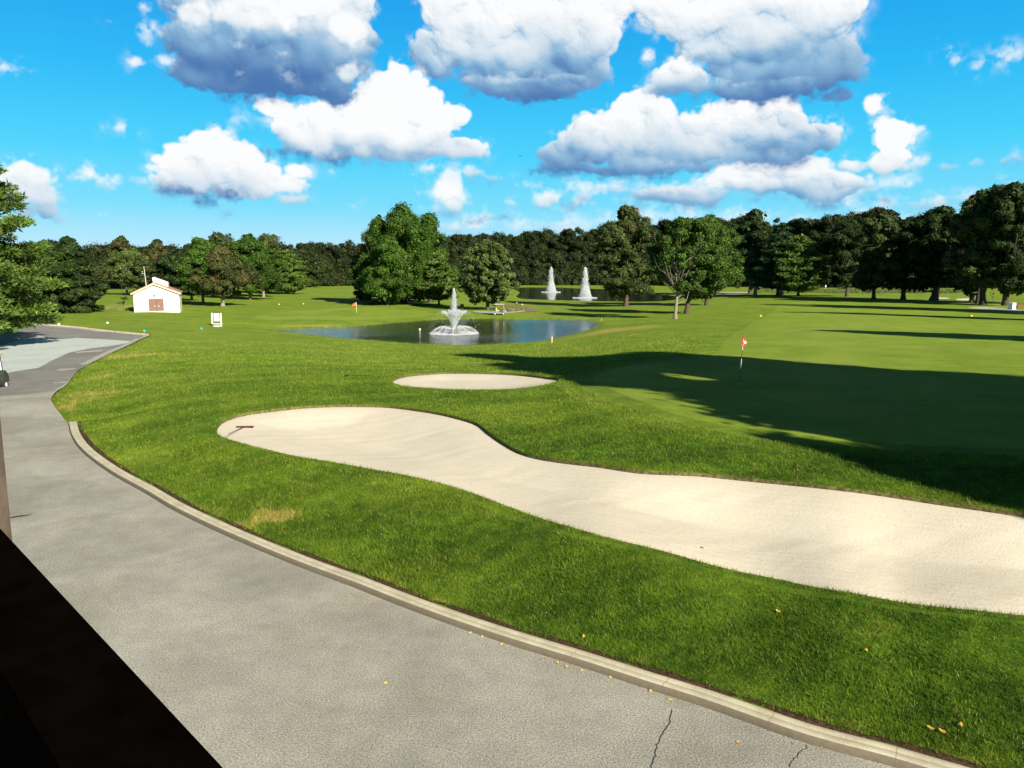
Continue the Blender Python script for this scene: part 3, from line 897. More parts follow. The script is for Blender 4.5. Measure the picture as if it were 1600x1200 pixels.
def kerb_mat():
    t = NT('kerb_concrete')
    al = t.attr('along')
    fr = t.M('FRACT', t.M('DIVIDE', al, 1.52))
    joint = t.SS(t.M('ABSOLUTE', t.M('SUBTRACT', fr, .5)), .0, .006)
    c = t.mix(t.SS(t.noise(3, 5, .6), .3, .7), (.40, .36, .25), (.52, .47, .34))
    c = t.scale(c, t.SS(t.noise(60, 3, .7), .2, .7, .75, 1.1))
    c = t.mix(t.M('SUBTRACT', 1.0, joint), c, (.22, .18, .12))
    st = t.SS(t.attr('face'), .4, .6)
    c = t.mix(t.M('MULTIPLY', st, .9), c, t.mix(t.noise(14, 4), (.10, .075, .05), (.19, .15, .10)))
    t.bump(t.noise(90, 3), .4, .008)
    return t.fin(c, .9, .2)


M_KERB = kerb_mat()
KPROF = [(0, -.1), (.0, .02), (.010, .105), (.03, .122), (.12, .124), (.15, .108), (.17, .108), (.195, .122), (.27, .122), (.285, .11), (.29, -.1)]
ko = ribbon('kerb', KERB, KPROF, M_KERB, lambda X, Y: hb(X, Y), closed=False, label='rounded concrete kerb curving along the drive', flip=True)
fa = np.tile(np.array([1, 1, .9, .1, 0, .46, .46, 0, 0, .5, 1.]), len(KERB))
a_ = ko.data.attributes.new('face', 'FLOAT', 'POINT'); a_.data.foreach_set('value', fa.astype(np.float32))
M_SOIL = simple('soil', (.055, .032, .018), .95, .5, 20, .1, 0, .8, 60)
ribbon('soil_strip', KERB, [(.285, .07), (.31, .105), (.38, .112), (.44, .108), (.50, .07)], M_SOIL, lambda X, Y: hb(X, Y) + .012 * np.sin(X * 9 + Y * 7), closed=False, flip=True, label='thin strip of bare brown soil behind the kerb')
# far timber edging of the drive
M_EDGING = simple('edging', (.50, .42, .30), .9, .3, 3)
ribbon('kerb', FARE, [(0, -.1), (0, .12), (.16, .13), (.16, -.1)], M_EDGING, lambda X, Y: hb(X, Y), closed=False, flip=False, label='straight low pale kerb at the far end of the drive')
# pale gravelly fringe where there is no kerb
M_FRINGE = simple('fringe', (.33, .31, .27), .95, .25, 8)
ribbon('gutter', EDGE[int(len(EDGE) * .45):-8], [(-.55, .007), (-.02, .012)], M_FRINGE, lambda X, Y: hb(X, Y) + .012, closed=False, flip=False, label='pale worn gutter strip along the lawn side of the drive')


# water
def water_mat(name, s1, s2, amp, deep=(.012, .020, .016)):
    t = NT(name)
    a = t.noise(s1, 5, .65, scale3=(.55, 1.3, 1)); b = t.noise(s2, 3, .6)
    gust = t.SS(t.noise(.05, 3), .35, .65, .35, 1.2)
    t.bump(t.M('MULTIPLY', t.M('ADD', a, t.M('MULTIPLY', b, .4)), gust), amp, .25)
    m = t.fin(deep, .06, .5)
    t.b.inputs['IOR'].default_value = 1.33
    return m


sheet('water', outline([(380, 519), (462, 512), (600, 503), (740, 494.5), (860, 494.5), (955, 500), (975, 512), (880, 535), (780, 546), (640, 545), (500, 532)], P1Z, dens=4), lambda X, Y: X * 0 + P1Z, water_mat('pond_water', 1.3, 6, .2), 400, 'rippled pond reflecting blue sky and dark trees behind the lawn')
sheet('water', outline([(800, 452), (806, 470), (870, 474), (1000, 478), (1080, 474), (1110, 464), (1000, 453), (900, 447.5), (815, 446.5)], P2Z, dens=20), lambda X, Y: X * 0 + P2Z, water_mat('far_pond_water', .8, 4, .06), 900, 'far dark pond in front of the wooded hill')

# paths
def path_sheet(px, lbl, mat=None, dz=.05):
    P = outline(px, dens=3)
    sheet('path', P, lambda X, Y: ground_z(X, Y) + dz, mat or M_PATH, 3.0, lbl)


M_BRICK = simple('brown_path', (.20, .135, .09), .9, .3, 2)
path_sheet([(738, 486.8), (760, 486.2), (776, 487.6), (800, 487.2), (819, 485), (820, 486.4), (801, 489.3), (778, 490.6), (752, 489.3)], 'pale cart path behind the near pond')
path_sheet([(768, 472), (775, 470.6), (788, 475), (797, 476.8), (818, 479), (842, 485.3), (838, 487), (822, 486.2), (818, 482), (800, 480), (786, 478.4)], 'brown cart path curving down beside the round tree', M_BRICK)
path_sheet([(1510, 481), (1540, 479.5), (1600, 485.5), (1700, 494), (1700, 499), (1600, 490.5), (1560, 485)], 'grey cart path under the right-hand trees', dz=.03)
for px_, lb in (([(1110, 458.3), (1130, 456.3), (1166, 456.6), (1170, 458.6), (1140, 459.2)], 'small far sand bunker beside the pale trunks'),
                ([(1462, 465.2), (1476, 465.2), (1482, 467), (1466, 467.2)], 'tiny far sand bunker behind the right-hand tree row'),
                ([(1495, 467.3), (1514, 466.5), (1516, 470), (1502, 469.8)], 'far sand bunker beside the triple trunks')):
    P = outline(px_, dens=3)
    o = sheet('sand', P, lambda X, Y: ground_z(X, Y) + .06, M_SAND, 3.0, lb)


# ------------------------------------------------------------ blades of grass
def build_blades():
    Xs, Ys, Ss = [], [], []
    for r0, r1, dens, sc in ((8, 14, 2600, 1.0), (14, 20, 1500, 1.25), (20, 28, 600, 1.6), (28, 42, 170, 2.1), (42, 60, 70, 2.8), (60, 84, 30, 3.8)):
        area = math.radians(80) / 2 * (r1 ** 2 - r0 ** 2)
        n = int(area * dens)
        r = np.sqrt(rng.uniform(r0 ** 2, r1 ** 2, n)); a = rng.uniform(math.radians(-38), math.radians(38), n)
        Xs.append(r * np.sin(a)); Ys.append(r * np.cos(a)); Ss.append(np.full(n, sc))
    X, Y, S = np.concatenate(Xs), np.concatenate(Ys), np.concatenate(Ss)
    sr = sdist(X, Y, ROAD, 1.0); sb = sdist(X, Y, BUNK, 1.0); sb2 = sdist(X, Y, BUNK2, 1.0)
    g1 = sdist(X, Y, GREEN1, 1.0)
    near = np.hypot(X, Y) < KERB_R + .2
    soft = rng.uniform(0, 1, len(X))
    fade = np.hypot(X, Y) < 84 - 26 * rng.uniform(0, 1, len(X)) ** 1.3
    ok = fade & (sr > np.where(near, .31 + .16 * soft, .0)) & (sb > .0) & (sb2 > .0) & (g1 > -.1 + 0 * X)
    X, Y, S = X[ok], Y[ok], S[ok]
    # extra tufts hanging over the bunker edge and the kerb
    z, z0, r, sb, sb2, sr, sp, sp2 = ground_z(X, Y, True)
    lipz = hb(X, Y) + .06 * np.exp(-((np.minimum(sb, sb2) - .5) / .9) ** 2)
    z = np.where((np.minimum(sb, sb2) < .5), lipz, z)
    n = len(X)
    dry, mow, lush = fields(X, Y, sb, sb2, sr, sp)
    patch = .5 + .5 * np.sin(X * 1.9 + 1.3 * np.sin(Y * 1.3)) * np.sin(Y * 2.3 + np.sin(X * 2.7))
    h = (.030 + .045 * rng.uniform(0, 1, n)) * (.75 + .5 * patch) * S ** .55
    w = .0042 * S * rng.uniform(.7, 1.4, n)
    a = rng.uniform(0, 2 * math.pi, n)
    lean = rng.normal(0, .5, (n, 2)) * h[:, None] * 1.1
    ca, sa = np.cos(a) * w, np.sin(a) * w
    V = np.zeros((n, 3, 3))
    V[:, 0] = np.stack([X - ca, Y - sa, z - .004], 1)
    V[:, 1] = np.stack([X + ca, Y + sa, z - .004], 1)
    V[:, 2] = np.stack([X + lean[:, 0], Y + lean[:, 1], z + h], 1)
    F = np.arange(n * 3).reshape(n, 3)
    tint = np.clip(rng.beta(2, 2, n), 0, .92); tint[rng.uniform(0, 1, n) < .035] = 1.0
    rep = lambda q: np.repeat(q, 3)
    o = np_mesh('grass', V.reshape(-1, 3), F, M_BLADE, attrs={'dry': rep(dry), 'mow': rep(mow), 'lush': rep(lush), 'tint': rep(tint)})
    tag(o, 'short blades of green grass over the rough around the bunkers', 'grass', None, 'stuff')
    print('blades', n)


build_blades()

# ------------------------------------------------------------ trees
def bark(name, c1, c2, sc=5):
    t = NT(name)
    n = t.noise(sc, 5, .65, scale3=(3, 3, .5))
    c = t.mix(t.SS(n, .3, .7), c1, c2)
    t.bump(n, .8, .05)
    return t.fin(c, .95, .1)


M_BARK = bark('bark', (.045, .032, .022), (.12, .09, .065))
M_PALEBARK = bark('pale_bark', (.14, .115, .085), (.29, .245, .185))


def leaf_mat(name, a, b, c=None, transl=.25):
    """a..b leaf colours, c a rarer one"""
    t = NT(name)
    tn = t.attr('tint'); cl = t.attr('clump')
    col = t.mix(tn, a, b)
    if c: col = t.mix(t.SS(cl, .72, .95), col, c)
    col = t.scale(col, t.SS(cl, 0, 1, .75, 1.3))
    m = t.fin(col, .6, .25)
    tr = t.N.new('ShaderNodeBsdfTranslucent'); t.L.new(col, tr.inputs[0])
    ms = t.N.new('ShaderNodeMixShader'); ms.inputs[0].default_value = transl
    t.L.new(t.b.outputs[0], ms.inputs[1]); t.L.new(tr.outputs[0], ms.inputs[2]); t.L.new(ms.outputs[0], t.out.inputs[0])
    return m


L_GREEN = leaf_mat('leaf_green', (.022, .058, .006), (.065, .120, .011))
L_BRIGHT = leaf_mat('leaf_bright', (.024, .062, .005), (.070, .138, .011))
L_OLIVE = leaf_mat('leaf_olive', (.030, .054, .011), (.070, .095, .020), (.075, .075, .020))
L_DARK = leaf_mat('leaf_dark', (.011, .026, .004), (.036, .060, .009))
L_RUST = leaf_mat('leaf_rust', (.036, .050, .012), (.075, .085, .020), (.085, .064, .020))
L_LINDEN = leaf_mat('leaf_linden', (.040, .072, .014), (.12, .16, .035))
L_PINE = leaf_mat('pine_needles', (.040, .080, .010), (.120, .180, .026), None, .12)
L_DPINE = leaf_mat('dark_needles', (.012, .034, .010), (.035, .075, .018), None, .1)
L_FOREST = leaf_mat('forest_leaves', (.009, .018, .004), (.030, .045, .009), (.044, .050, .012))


def envelope(kind, t):
    if kind == 'round': return np.sqrt(np.clip(1 - (2 * t - 1) ** 2, 0, 1)) ** .9
    if kind == 'dome': return np.clip(1 - t ** 2.4, 0, 1) ** .6 * (.86 + .14 * np.minimum(t * 6, 1))
    if kind == 'linden': return np.clip(1 - ((t - .30) / .70) ** 2, 0, 1) ** .5 * np.clip(.72 + t * 1.1, 0, 1)
    if kind == 'cone': return np.clip(1 - t, 0, 1) ** .50 * (.70 + .30 * np.minimum(t * 5, 1))
    if kind == 'spire': return np.clip(1 - t, 0, 1) ** .8 * (.6 + .4 * np.minimum(t * 4, 1))
    if kind == 'vase': return np.clip(1 - ((t - .58) / .60) ** 2, 0.02, 1) ** .7
    if kind == 'oval': return np.clip(1 - ((t - .42) / .60) ** 2, 0.02, 1) ** .55
    raise ValueError(kind)


def leaf_cloud(C, R, n_each, size, r, up=.25, needle=False, flat=1.0, out_bias=.55):
    """small faces spread through clumps: centres C (k,3), radii R (k,3)"""
    k = len(C)
    ids = np.repeat(np.arange(k), n_each)
    n = len(ids)
    d = r.normal(size=(n, 3)); d /= np.linalg.norm(d, axis=1)[:, None]
    rad = r.uniform(.12, 1.0, n) ** out_bias
    far = r.random(n) < .16; rad[far] *= r.uniform(1.05, 1.5, far.sum())
    P = C[ids] + d * rad[:, None] * R[ids]
    nr = d * np.array([1, 1, 1]) + r.normal(0, .45, (n, 3)) + np.array([0, 0, up])
    nr /= np.linalg.norm(nr, axis=1)[:, None]
    a = np.cross(nr, r.normal(size=(n, 3))); a /= np.linalg.norm(a, axis=1)[:, None] + 1e-9
    b = np.cross(nr, a)
    s = size * r.uniform(.6, 1.35, n)
    if needle:
        # slim tufts that point outward and a little up
        ax = d * np.array([1, 1, .35]) + r.normal(0, .35, (n, 3)) + np.array([0, 0, .25]); ax /= np.linalg.norm(ax, axis=1)[:, None]
        sd = np.cross(ax, r.normal(size=(n, 3))); sd /= np.linalg.norm(sd, axis=1)[:, None] + 1e-9
        L, Wd = s[:, None] * 1.5, s[:, None] * .30
        V = np.stack([P - ax * L * .4, P + sd * Wd, P + ax * L * .8, P - sd * Wd], 1)
    else:
        L, Wd = s[:, None] * .62, s[:, None] * .42
        V = np.stack([P - a * L, P + b * Wd + nr * s[:, None] * .12, P + a * L, P - b * Wd + nr * s[:, None] * .12], 1)
    cl = r.uniform(0, 1, k)
    return V.reshape(-1, 3), np.arange(n * 4).reshape(n, 4), np.repeat(r.uniform(0, 1, n), 4), np.repeat(np.clip(cl[ids] + r.normal(0, .06, n), 0, 1), 4)


def make_tree(name, kind, H, W, seed, leafm, barkm=None, bottom=.2, n=16000, leaf=.34, clumps=95, trunk_r=None, csize=.17, needle=False, plates=False, lobes=3, lean=(0, 0), bare=0, squash=.75, forks=None, label=None, group=None, cat='tree', gaps=0.0, xoff=0.0, smooth=False):
    """crown of leaf faces in clumps on a trunk with limbs, standing at the origin; H tall, W crown half width"""
    r = np.random.default_rng(seed)
    root = empty(name, (0, 0, 0), 0, label, cat, group)
    zb, zt = H * bottom, H * .985
    ph = r.uniform(0, 6.28, 6)
    C, R = [], []
    if plates:      # layered conifer boughs
        levels = int(max(9, H * .95)); lev = np.linspace(.02, .97, levels)
        for q, tz in enumerate(lev):
            rad = W * envelope(kind, np.array(tz)) * (1 + .18 * math.sin(q * 2.4 + ph[0]))
            nb = max(3, int(7 * (rad / W) + 2))
            for b in range(nb):
                an = 6.283 * b / nb + q * 1.9 + r.normal(0, .2)
                L0 = rad * r.uniform(.70, 1.12)
                for f in np.arange(.30, 1.01, .22):
                    rr = L0 * f
                    z = zb + tz * (zt - zb) + .10 * L0 * (f - .3) ** 2 + r.normal(0, .12)
                    C.append((rr * math.cos(an) + r.normal(0, .12) * W * .3, rr * math.sin(an) + r.normal(0, .12) * W * .3, z))
                    s = W * csize * (1.15 - .35 * f) * (.55 + .5 * (1 - tz))
                    R.append((s, s, s * .42))
        for _ in range(5):
            C.append((0, 0, H - r.uniform(.1, .9) * H * .05)); R.append((W * .07, W * .07, H * .03))
    else:
        for q in range(clumps):
            t = r.uniform(0, 1) ** .92
            an = r.uniform(0, 2 * math.pi)
            lob = 1 + .13 * math.sin(lobes * an + ph[0] + 3 * t) + .10 * math.sin(5 * an + ph[1] - 7 * t) + .06 * math.sin(9 * t + ph[2])
            if smooth: lob = 1 + (lob - 1) * .25; t = r.uniform(0, 1)
            rad = W * float(envelope(kind, np.array(t))) * lob
            f = r.uniform(.12, 1) ** .48 if q > clumps * .15 else r.uniform(0, .5)
            cs = W * csize * r.uniform(.62, 1.3)
            rr = max(0, rad - cs * .45) * f
            if gaps and math.sin(an * 2.3 + ph[3]) * math.sin(t * 8 + ph[4]) > 1 - gaps and f > .5: continue
            z = zb + cs * squash * .8 + t * (zt - zb - cs * squash * 1.5) + (.35 * cs * r.normal())
            C.append((rr * math.cos(an), rr * math.sin(an), min(z, zt))); R.append((cs, cs, cs * squash))
    C, R = np.array(C), np.array(R)
    ext = np.percentile(np.hypot(C[:, 0], C[:, 1]) + R[:, 0] * .8, 96); C[:, :2] *= W / ext
    th = np.percentile(C[:, 2] + R[:, 2] * .85, 99.5); lo_ = zb
    C[:, 2] = lo_ + (C[:, 2] - lo_) * (H - lo_) / max(th - lo_, .1)
    C[:, 0] += lean[0] * (C[:, 2] / H) * W + xoff; C[:, 1] += lean[1] * (C[:, 2] / H) * W
    w = R[:, 0] ** 2; cnt = np.maximum(6, (w / w.sum() * n * 2.3)).astype(int)
    V, F, ti, cl = leaf_cloud(C, R, cnt, leaf * .80, r, needle=needle)
    if not gaps and kind != 'vase':
        Ci = C * np.array([.62, .62, 1.0]) + np.array([0, 0, -.01 * H]); Ri = R * 1.25
        V2, F2, t2, c2 = leaf_cloud(Ci, Ri, np.maximum(3, (cnt * .13)).astype(int), leaf * 2.0, r)
        F2 = F2 + len(V); V = np.concatenate([V, V2]); F = np.concatenate([F, F2]); ti = np.concatenate([ti, t2]); cl = np.concatenate([cl, c2])
    np_mesh('crown', V, F, leafm, root, attrs={'tint': ti, 'clump': cl})
    tr = trunk_r or H * .021
    mb = MB()
    top = np.array([lean[0] * W * .6 + xoff * .7, lean[1] * W * .6, H * (.93 if plates else .62)])
    wob = r.normal(0, .12, (5, 2)) * tr * 3
    P = [(0, 0, -.4), (0, 0, .02), (wob[0][0] * .3, wob[0][1] * .3, H * .05)]
    RR = [tr * 1.5, tr * 1.45, tr * 1.05]
    nseg = 5
    for s in range(1, nseg + 1):
        f = s / nseg
        P.append((top[0] * f + wob[s - 1][0] * (1 - f), top[1] * f + wob[s - 1][1] * (1 - f), H * .05 + (top[2] - H * .05) * f))
        RR.append(tr * (1.0 - .80 * f))
    mb.tube(P, RR, 9)
    # limbs to a spread of clumps
    pick = r.permutation(len(C))[: (26 if not plates else 34)]
    for q in pick:
        c = C[q]
        if plates: z0 = max(zb * .8, c[2] - .04 * H)
        else: z0 = min(top[2] * .97, max(zb * (.75 if kind != 'vase' else .55), c[2] * r.uniform(.42, .7)))
        f = max(0, min(1, (z0 - H * .05) / (top[2] - H * .05)))
        s0 = np.array([top[0] * f, top[1] * f, z0])
        m = s0 * .45 + c * .55 + np.array([0, 0, -.05 * H if not plates else .0]) + r.normal(0, .03, 3) * W
        r0 = tr * (.42 if not plates else .22) * (1.1 - .6 * f)
        mb.tube([s0, s0 * .72 + m * .28 + np.array([0, 0, -.0 * H]), m, c], [r0, r0 * .8, r0 * .5, r0 * .15], 5)
    mb.build('trunk', barkm or M_BARK, root, True)
    if bare:        # leafless pale boughs standing out of the crown
        bb = MB()
        for q in range(bare):
            an = r.uniform(math.radians(200), math.radians(340)) if q else -.35
            el0 = r.uniform(.45, 1.2)
            L0 = W * r.uniform(.75, 1.05)
            s0 = np.array([0, 0, H * r.uniform(.20, .5)])
            d = np.array([math.cos(an) * math.cos(el0), math.sin(an) * math.cos(el0), math.sin(el0)])
            p1 = s0 + d * L0 * .4 + np.array([0, 0, -.03 * H]); p2 = s0 + d * L0 * .8 + r.normal(0, .06, 3) * W; p3 = s0 + d * L0 * 1.15 + np.array([0, 0, .05 * H])
            bb.tube([s0, p1, p2, p3], [tr * .38, tr * .30, tr * .18, tr * .05], 6)
            for _ in range(4):
                u = r.uniform(.3, .95); b0 = p1 * (1 - u) + p2 * u
                b1 = b0 + (d + r.normal(0, .6, 3)) * L0 * .22; b2 = b1 + (d + r.normal(0, .5, 3) + np.array([0, 0, .3])) * L0 * .2
                bb.tube([b0, b1, b2], [tr * .13, tr * .08, tr * .03], 5)
        bb.build('bare_limbs', M_PALEBARK, root, True)
    return root


def place(root, px, py, topy, hw=None, H0=None, W0=None, rz=0.0, label=None, group=None):
    """stand a tree at the ground spot seen at (px, py) with its top at row topy and crown half width hw photo pixels"""
    p = on(px, py)
    d = ray(px, py); t = p[1] / d[1]                     # depth along the view axis
    sc = t / FPX
    Hn = (py - topy) * sc
    root.location = p
    sx = (hw * sc / W0) if hw else Hn / H0
    root.scale = (sx, sx, Hn / H0)
    root.rotation_euler = (0, 0, rz)
    if label: root['label'] = label
    if group: root['group'] = group
    return root


def metres(px, py, topy, hw):
    p = on(px, py); t = p[1] / ray(px, py)[1]
    return (py - topy) * t / FPX, hw * t / FPX


def uniq(name, kind, px, py, topy, hw, seed, leafm, label, rz=0.0, group=None, **kw):
    H, W = metres(px, py, topy, hw)
    t = make_tree(name, kind, H, W, seed, leafm, label=label, group=group, **kw)
    t.location = on(px, py); t.rotation_euler = (0, 0, rz)
    return t


# --- trees one can single out
uniq('pine_tree', 'cone', -78, 552, 150, 146, 3, L_PINE, 'big feathery pine at the left edge shading the drive', n=72000, leaf=.27, plates=True, needle=True, bottom=.09, csize=.20, trunk_r=.3)
uniq('evergreen_tree', 'dome', 114, 489, 374, 50, 4, L_DARK, 'dense dark evergreen with skirts reaching the ground left of the cream shed', n=26000, leaf=.40, bottom=.0, clumps=130, squash=.55)
uniq('broad_tree', 'oval', 82, 486, 380, 34, 5, L_GREEN, 'green tree between the big left pine and the dense dark evergreen', n=12000, leaf=.4, bottom=.05)
uniq('open_tree', 'vase', 199, 461, 391, 37, 6, L_LINDEN, 'thin-crowned olive tree with a pale forked trunk left of the thin pole', barkm=M_PALEBARK, n=9000, leaf=.42, bottom=.22, clumps=60, trunk_r=.32)
uniq('broad_tree', 'dome', 195, 452, 371, 30, 7, L_RUST, 'rusty brown-green round treetop right behind the pale-trunked olive tree', n=10000, leaf=.55, bottom=.05)
uniq('broad_tree', 'dome', 250, 458, 379, 36, 8, L_RUST, 'brownish round-topped tree directly behind the cream shed', n=12000, leaf=.5, bottom=.1)
uniq('broad_tree', 'dome', 228, 462, 400, 28, 38, L_OLIVE, 'low olive tree behind the left slope of the shed roof', n=8000, leaf=.45, bottom=.1)
uniq('broad_tree', 'round', 272, 470, 398, 34, 39, L_DARK, 'low dark tree hanging over the right eave of the shed', n=12000, leaf=.4, bottom=.12)
G = 'trees in the grove right of the shed'
uniq('broad_tree', 'dome', 318, 477, 374, 46, 9, L_BRIGHT, 'bright green tree at the left end of the grove near the shed', n=20000, leaf=.38, bottom=.2, group=G)
uniq('broad_tree', 'dome', 348, 478.5, 386, 52, 10, L_RUST, 'foremost reddish-topped grove tree with a pale forked trunk', barkm=M_PALEBARK, n=24000, leaf=.36, bottom=.22, group=G, trunk_r=.36)
uniq('broad_tree', 'dome', 346, 462, 367, 58, 11, L_OLIVE, 'tall olive treetop at the back left of the grove', n=14000, leaf=.5, bottom=.1, group=G)
uniq('broad_tree', 'dome', 391, 468, 370, 50, 12, L_GREEN, 'dark green grove tree with a short pale trunk, middle of the group', barkm=M_PALEBARK, n=20000, leaf=.42, bottom=.15, group=G)
uniq('broad_tree', 'dome', 420, 458, 368, 58, 13, L_OLIVE, 'tall olive treetop at the back right of the grove', n=14000, leaf=.5, bottom=.1, group=G)
uniq('broad_tree', 'dome', 412, 464, 380, 36, 14, L_GREEN, 'green grove tree left of the layered pale pine', barkm=M_PALEBARK, n=16000, leaf=.42, bottom=.14, group=G)
uniq('pine_tree', 'cone', 450, 459.5, 393, 36, 15, L_PINE, 'layered pale green pine at the right end of the grove', n=18000, leaf=.42, plates=True, needle=True, bottom=.1, csize=.2)
uniq('broad_tree', 'dome', 300, 470, 384, 24, 16, L_DARK, 'dark narrow tree squeezed between the shed and the grove', n=9000, leaf=.45, bottom=.12)
uniq('broad_tree', 'dome', 488, 449, 392, 22, 17, L_DARK, 'dark tree beside the wire backstop at the wood edge', n=9000, leaf=.6, bottom=.02)
# middle clump
G = 'trees of the big clump left of the fountain'
uniq('broad_tree', 'cone', 632, 475, 323, 66, 18, L_BRIGHT, 'tallest bright green tree of the central clump', n=34000, leaf=.36, bottom=.03, csize=.14, clumps=190, squash=1.2, group=G, lobes=2)
uniq('broad_tree', 'cone', 594, 474, 343, 50, 19, L_GREEN, 'left peak of the central clump, slightly lower', n=20000, leaf=.38, bottom=.05, csize=.16, clumps=120, squash=1.15, group=G)
uniq('broad_tree', 'cone', 672, 473, 336, 46, 20, L_BRIGHT, 'pointed right peak of the central clump', n=20000, leaf=.38, bottom=.12, csize=.16, clumps=120, squash=1.15, group=G)
uniq('broad_tree', 'dome', 606, 477, 372, 52, 21, L_BRIGHT, 'low dense bright tree at the foot of the central clump', n=20000, leaf=.36, bottom=.0, group=G)
uniq('pine_tree', 'cone', 686, 477.5, 397, 32, 22, L_PINE, 'small layered pine in front right of the central clump', n=16000, leaf=.36, plates=True, needle=True, bottom=.16, csize=.2)
uniq('broad_tree', 'dome', 566, 470, 384, 22, 23, L_RUST, 'brown-tinged tree at the left edge of the central clump', n=10000, leaf=.4, bottom=.04, group=G)
uniq('round_tree', 'linden', 762, 484, 379, 49, 24, L_LINDEN, 'single round linden with grey-green leaves behind the golf cart', n=30000, leaf=.40, bottom=.13, clumps=260, csize=.105, lobes=2, trunk_r=.36, smooth=True)
# right of the far pond
uniq('broad_tree', 'oval', 978, 479, 326, 54, 25, L_OLIVE, 'tall dark olive tree beside the far fountains', n=34000, leaf=.36, bottom=.10, clumps=150, csize=.16)
uniq('broad_tree', 'oval', 1104, 477, 342, 56, 26, L_GREEN, 'broad green crown right behind the tree with bare limbs', n=32000, leaf=.36, bottom=.1, clumps=130, csize=.17)
uniq('broad_tree', 'oval', 1073, 490, 352, 56, 27, L_GREEN, 'tree with a stout brown trunk behind the pale slender trunk', n=26000, leaf=.34, bottom=.20, clumps=110, csize=.17, xoff=1.5, trunk_r=.42)
uniq('broad_tree', 'vase', 1055, 498, 343, 56, 28, L_GREEN, 'tree with a slender pale trunk and bare dead limbs right of centre', barkm=M_PALEBARK, n=20000, leaf=.34, bottom=.22, clumps=85, csize=.17, bare=9, trunk_r=.26, xoff=.8)
uniq('broad_tree', 'dome', 1172, 459, 332, 50, 129, L_DARK, 'dark domed treetop rising behind the two pines', n=20000, leaf=.6, bottom=.08)
uniq('pine_tree', 'cone', 1215, 462, 352, 38, 30, L_DPINE, 'dark pine with a thick trunk, left of the pair', n=20000, leaf=.46, plates=True, needle=True, bottom=.13, csize=.22, trunk_r=.5)
uniq('pine_tree', 'cone', 1247, 463, 368, 44, 31, L_PINE, 'layered green pine with a leaning limb, right of the pair', n=22000, leaf=.42, plates=True, needle=True, bottom=.12, csize=.2, trunk_r=.4)
G = 'row of dark trees along the right fairway'
uniq('broad_tree', 'oval', 1323, 463.5, 346, 50, 32, L_DARK, 'leftmost dark tree of the right-hand row, greyish trunk', n=18000, leaf=.46, bottom=.15, group=G)
uniq('broad_tree', 'oval', 1365, 468, 338, 46, 33, L_OLIVE, 'dark tree with a yellowish crown top in the right-hand row', n=22000, leaf=.42, bottom=.13, group=G)
uniq('broad_tree', 'oval', 1411, 468.5, 345, 44, 34, L_DARK, 'dark tree with a forking trunk in the right-hand row', n=20000, leaf=.42, bottom=.16, group=G, trunk_r=.55)
uniq('broad_tree', 'oval', 1459, 469.5, 326, 50, 35, L_DARK, 'dark tree with the thickest straight trunk in the right-hand row', n=24000, leaf=.42, bottom=.14, group=G, trunk_r=.85)
uniq('broad_tree', 'oval', 1518, 473, 308, 46, 36, L_DARK, 'tall tree, left trunk of the three close together on the right', n=24000, leaf=.42, bottom=.13, group=G, trunk_r=.45)
uniq('broad_tree', 'oval', 1528, 474.5, 318, 46, 37, L_OLIVE, 'tall tree, middle trunk of the three close together on the right', n=20000, leaf=.42, bottom=.13, group=G, trunk_r=.5)
uniq('broad_tree', 'oval', 1536, 476, 297, 52, 40, L_OLIVE, 'tallest tree, right trunk of the three close together', n=26000, leaf=.42, bottom=.13, group=G, trunk_r=.6)
uniq('broad_tree', 'oval', 1571, 477.5, 293, 54, 41, L_DARK, 'tall dark tree beside the pale utility box', n=26000, leaf=.42, bottom=.12, group=G, trunk_r=.6)
uniq('broad_tree', 'oval', 1640, 476, 285, 64, 42, L_OLIVE, 'tall tree cut by the right edge of the picture', n=26000, leaf=.42, bottom=.12, group=G, trunk_r=.6)

# --- trees standing off to the right: they throw the long shadows over the green
protoA = make_tree('shade_tree', 'oval', 16, 7, 50, L_GREEN, n=15000, leaf=.5, bottom=.15, clumps=80, csize=.2)
protoB = make_tree('shade_tree', 'dome', 16, 7, 51, L_GREEN, n=15000, leaf=.5, bottom=.12, clumps=80, csize=.2)
sx, sy = -sun_dir.x / math.hypot(sun_dir.x, sun_dir.y), -sun_dir.y / math.hypot(sun_dir.x, sun_dir.y)   # where shadows point
SHADE = []          # (shadow tip, height, half width)
SHL = ['tree whose crown casts the far left tip of the long green shadow', 'tree shading the strip right behind the small bunker tip', 'tree shading the far edge left of the red flag', 'tree shading the turf just behind the red flag',
       'tree casting the straight far shadow edge right of the flag', 'tree casting the far shadow edge midway to the right border', 'tree casting the far shadow edge at the right border', 'tree whose shadow falls left of the flagstick foot', 'tree shading the putting green right of the flagstick foot',
       'tree casting the ragged near edge right of the sunny wedge', 'slim tree casting the nearest shadow lobe above the long bunker', 'slim tree shading the fringe right of the nearest lobe', 'tree closing the sunny wedge at its right end', 'slim tree casting the lowest shadow tip at the right above the long bunker',
       'tree darkening the middle of the shaded putting green', 'tree filling the green shadow between small bunker and flag', 'tree shading the turf directly before the flagstick', 'tree casting the thin shadow streak across the sunny fairway', 'tree casting the wide mottled shadow on the right fairway',
       'tree casting the long band before the right-hand tree row', 'tree casting the dark bar beyond the yellow tee marker', 'farthest tree beyond the right edge, shading the row trunks']
GS = 'tall trees beyond the right edge of the picture'
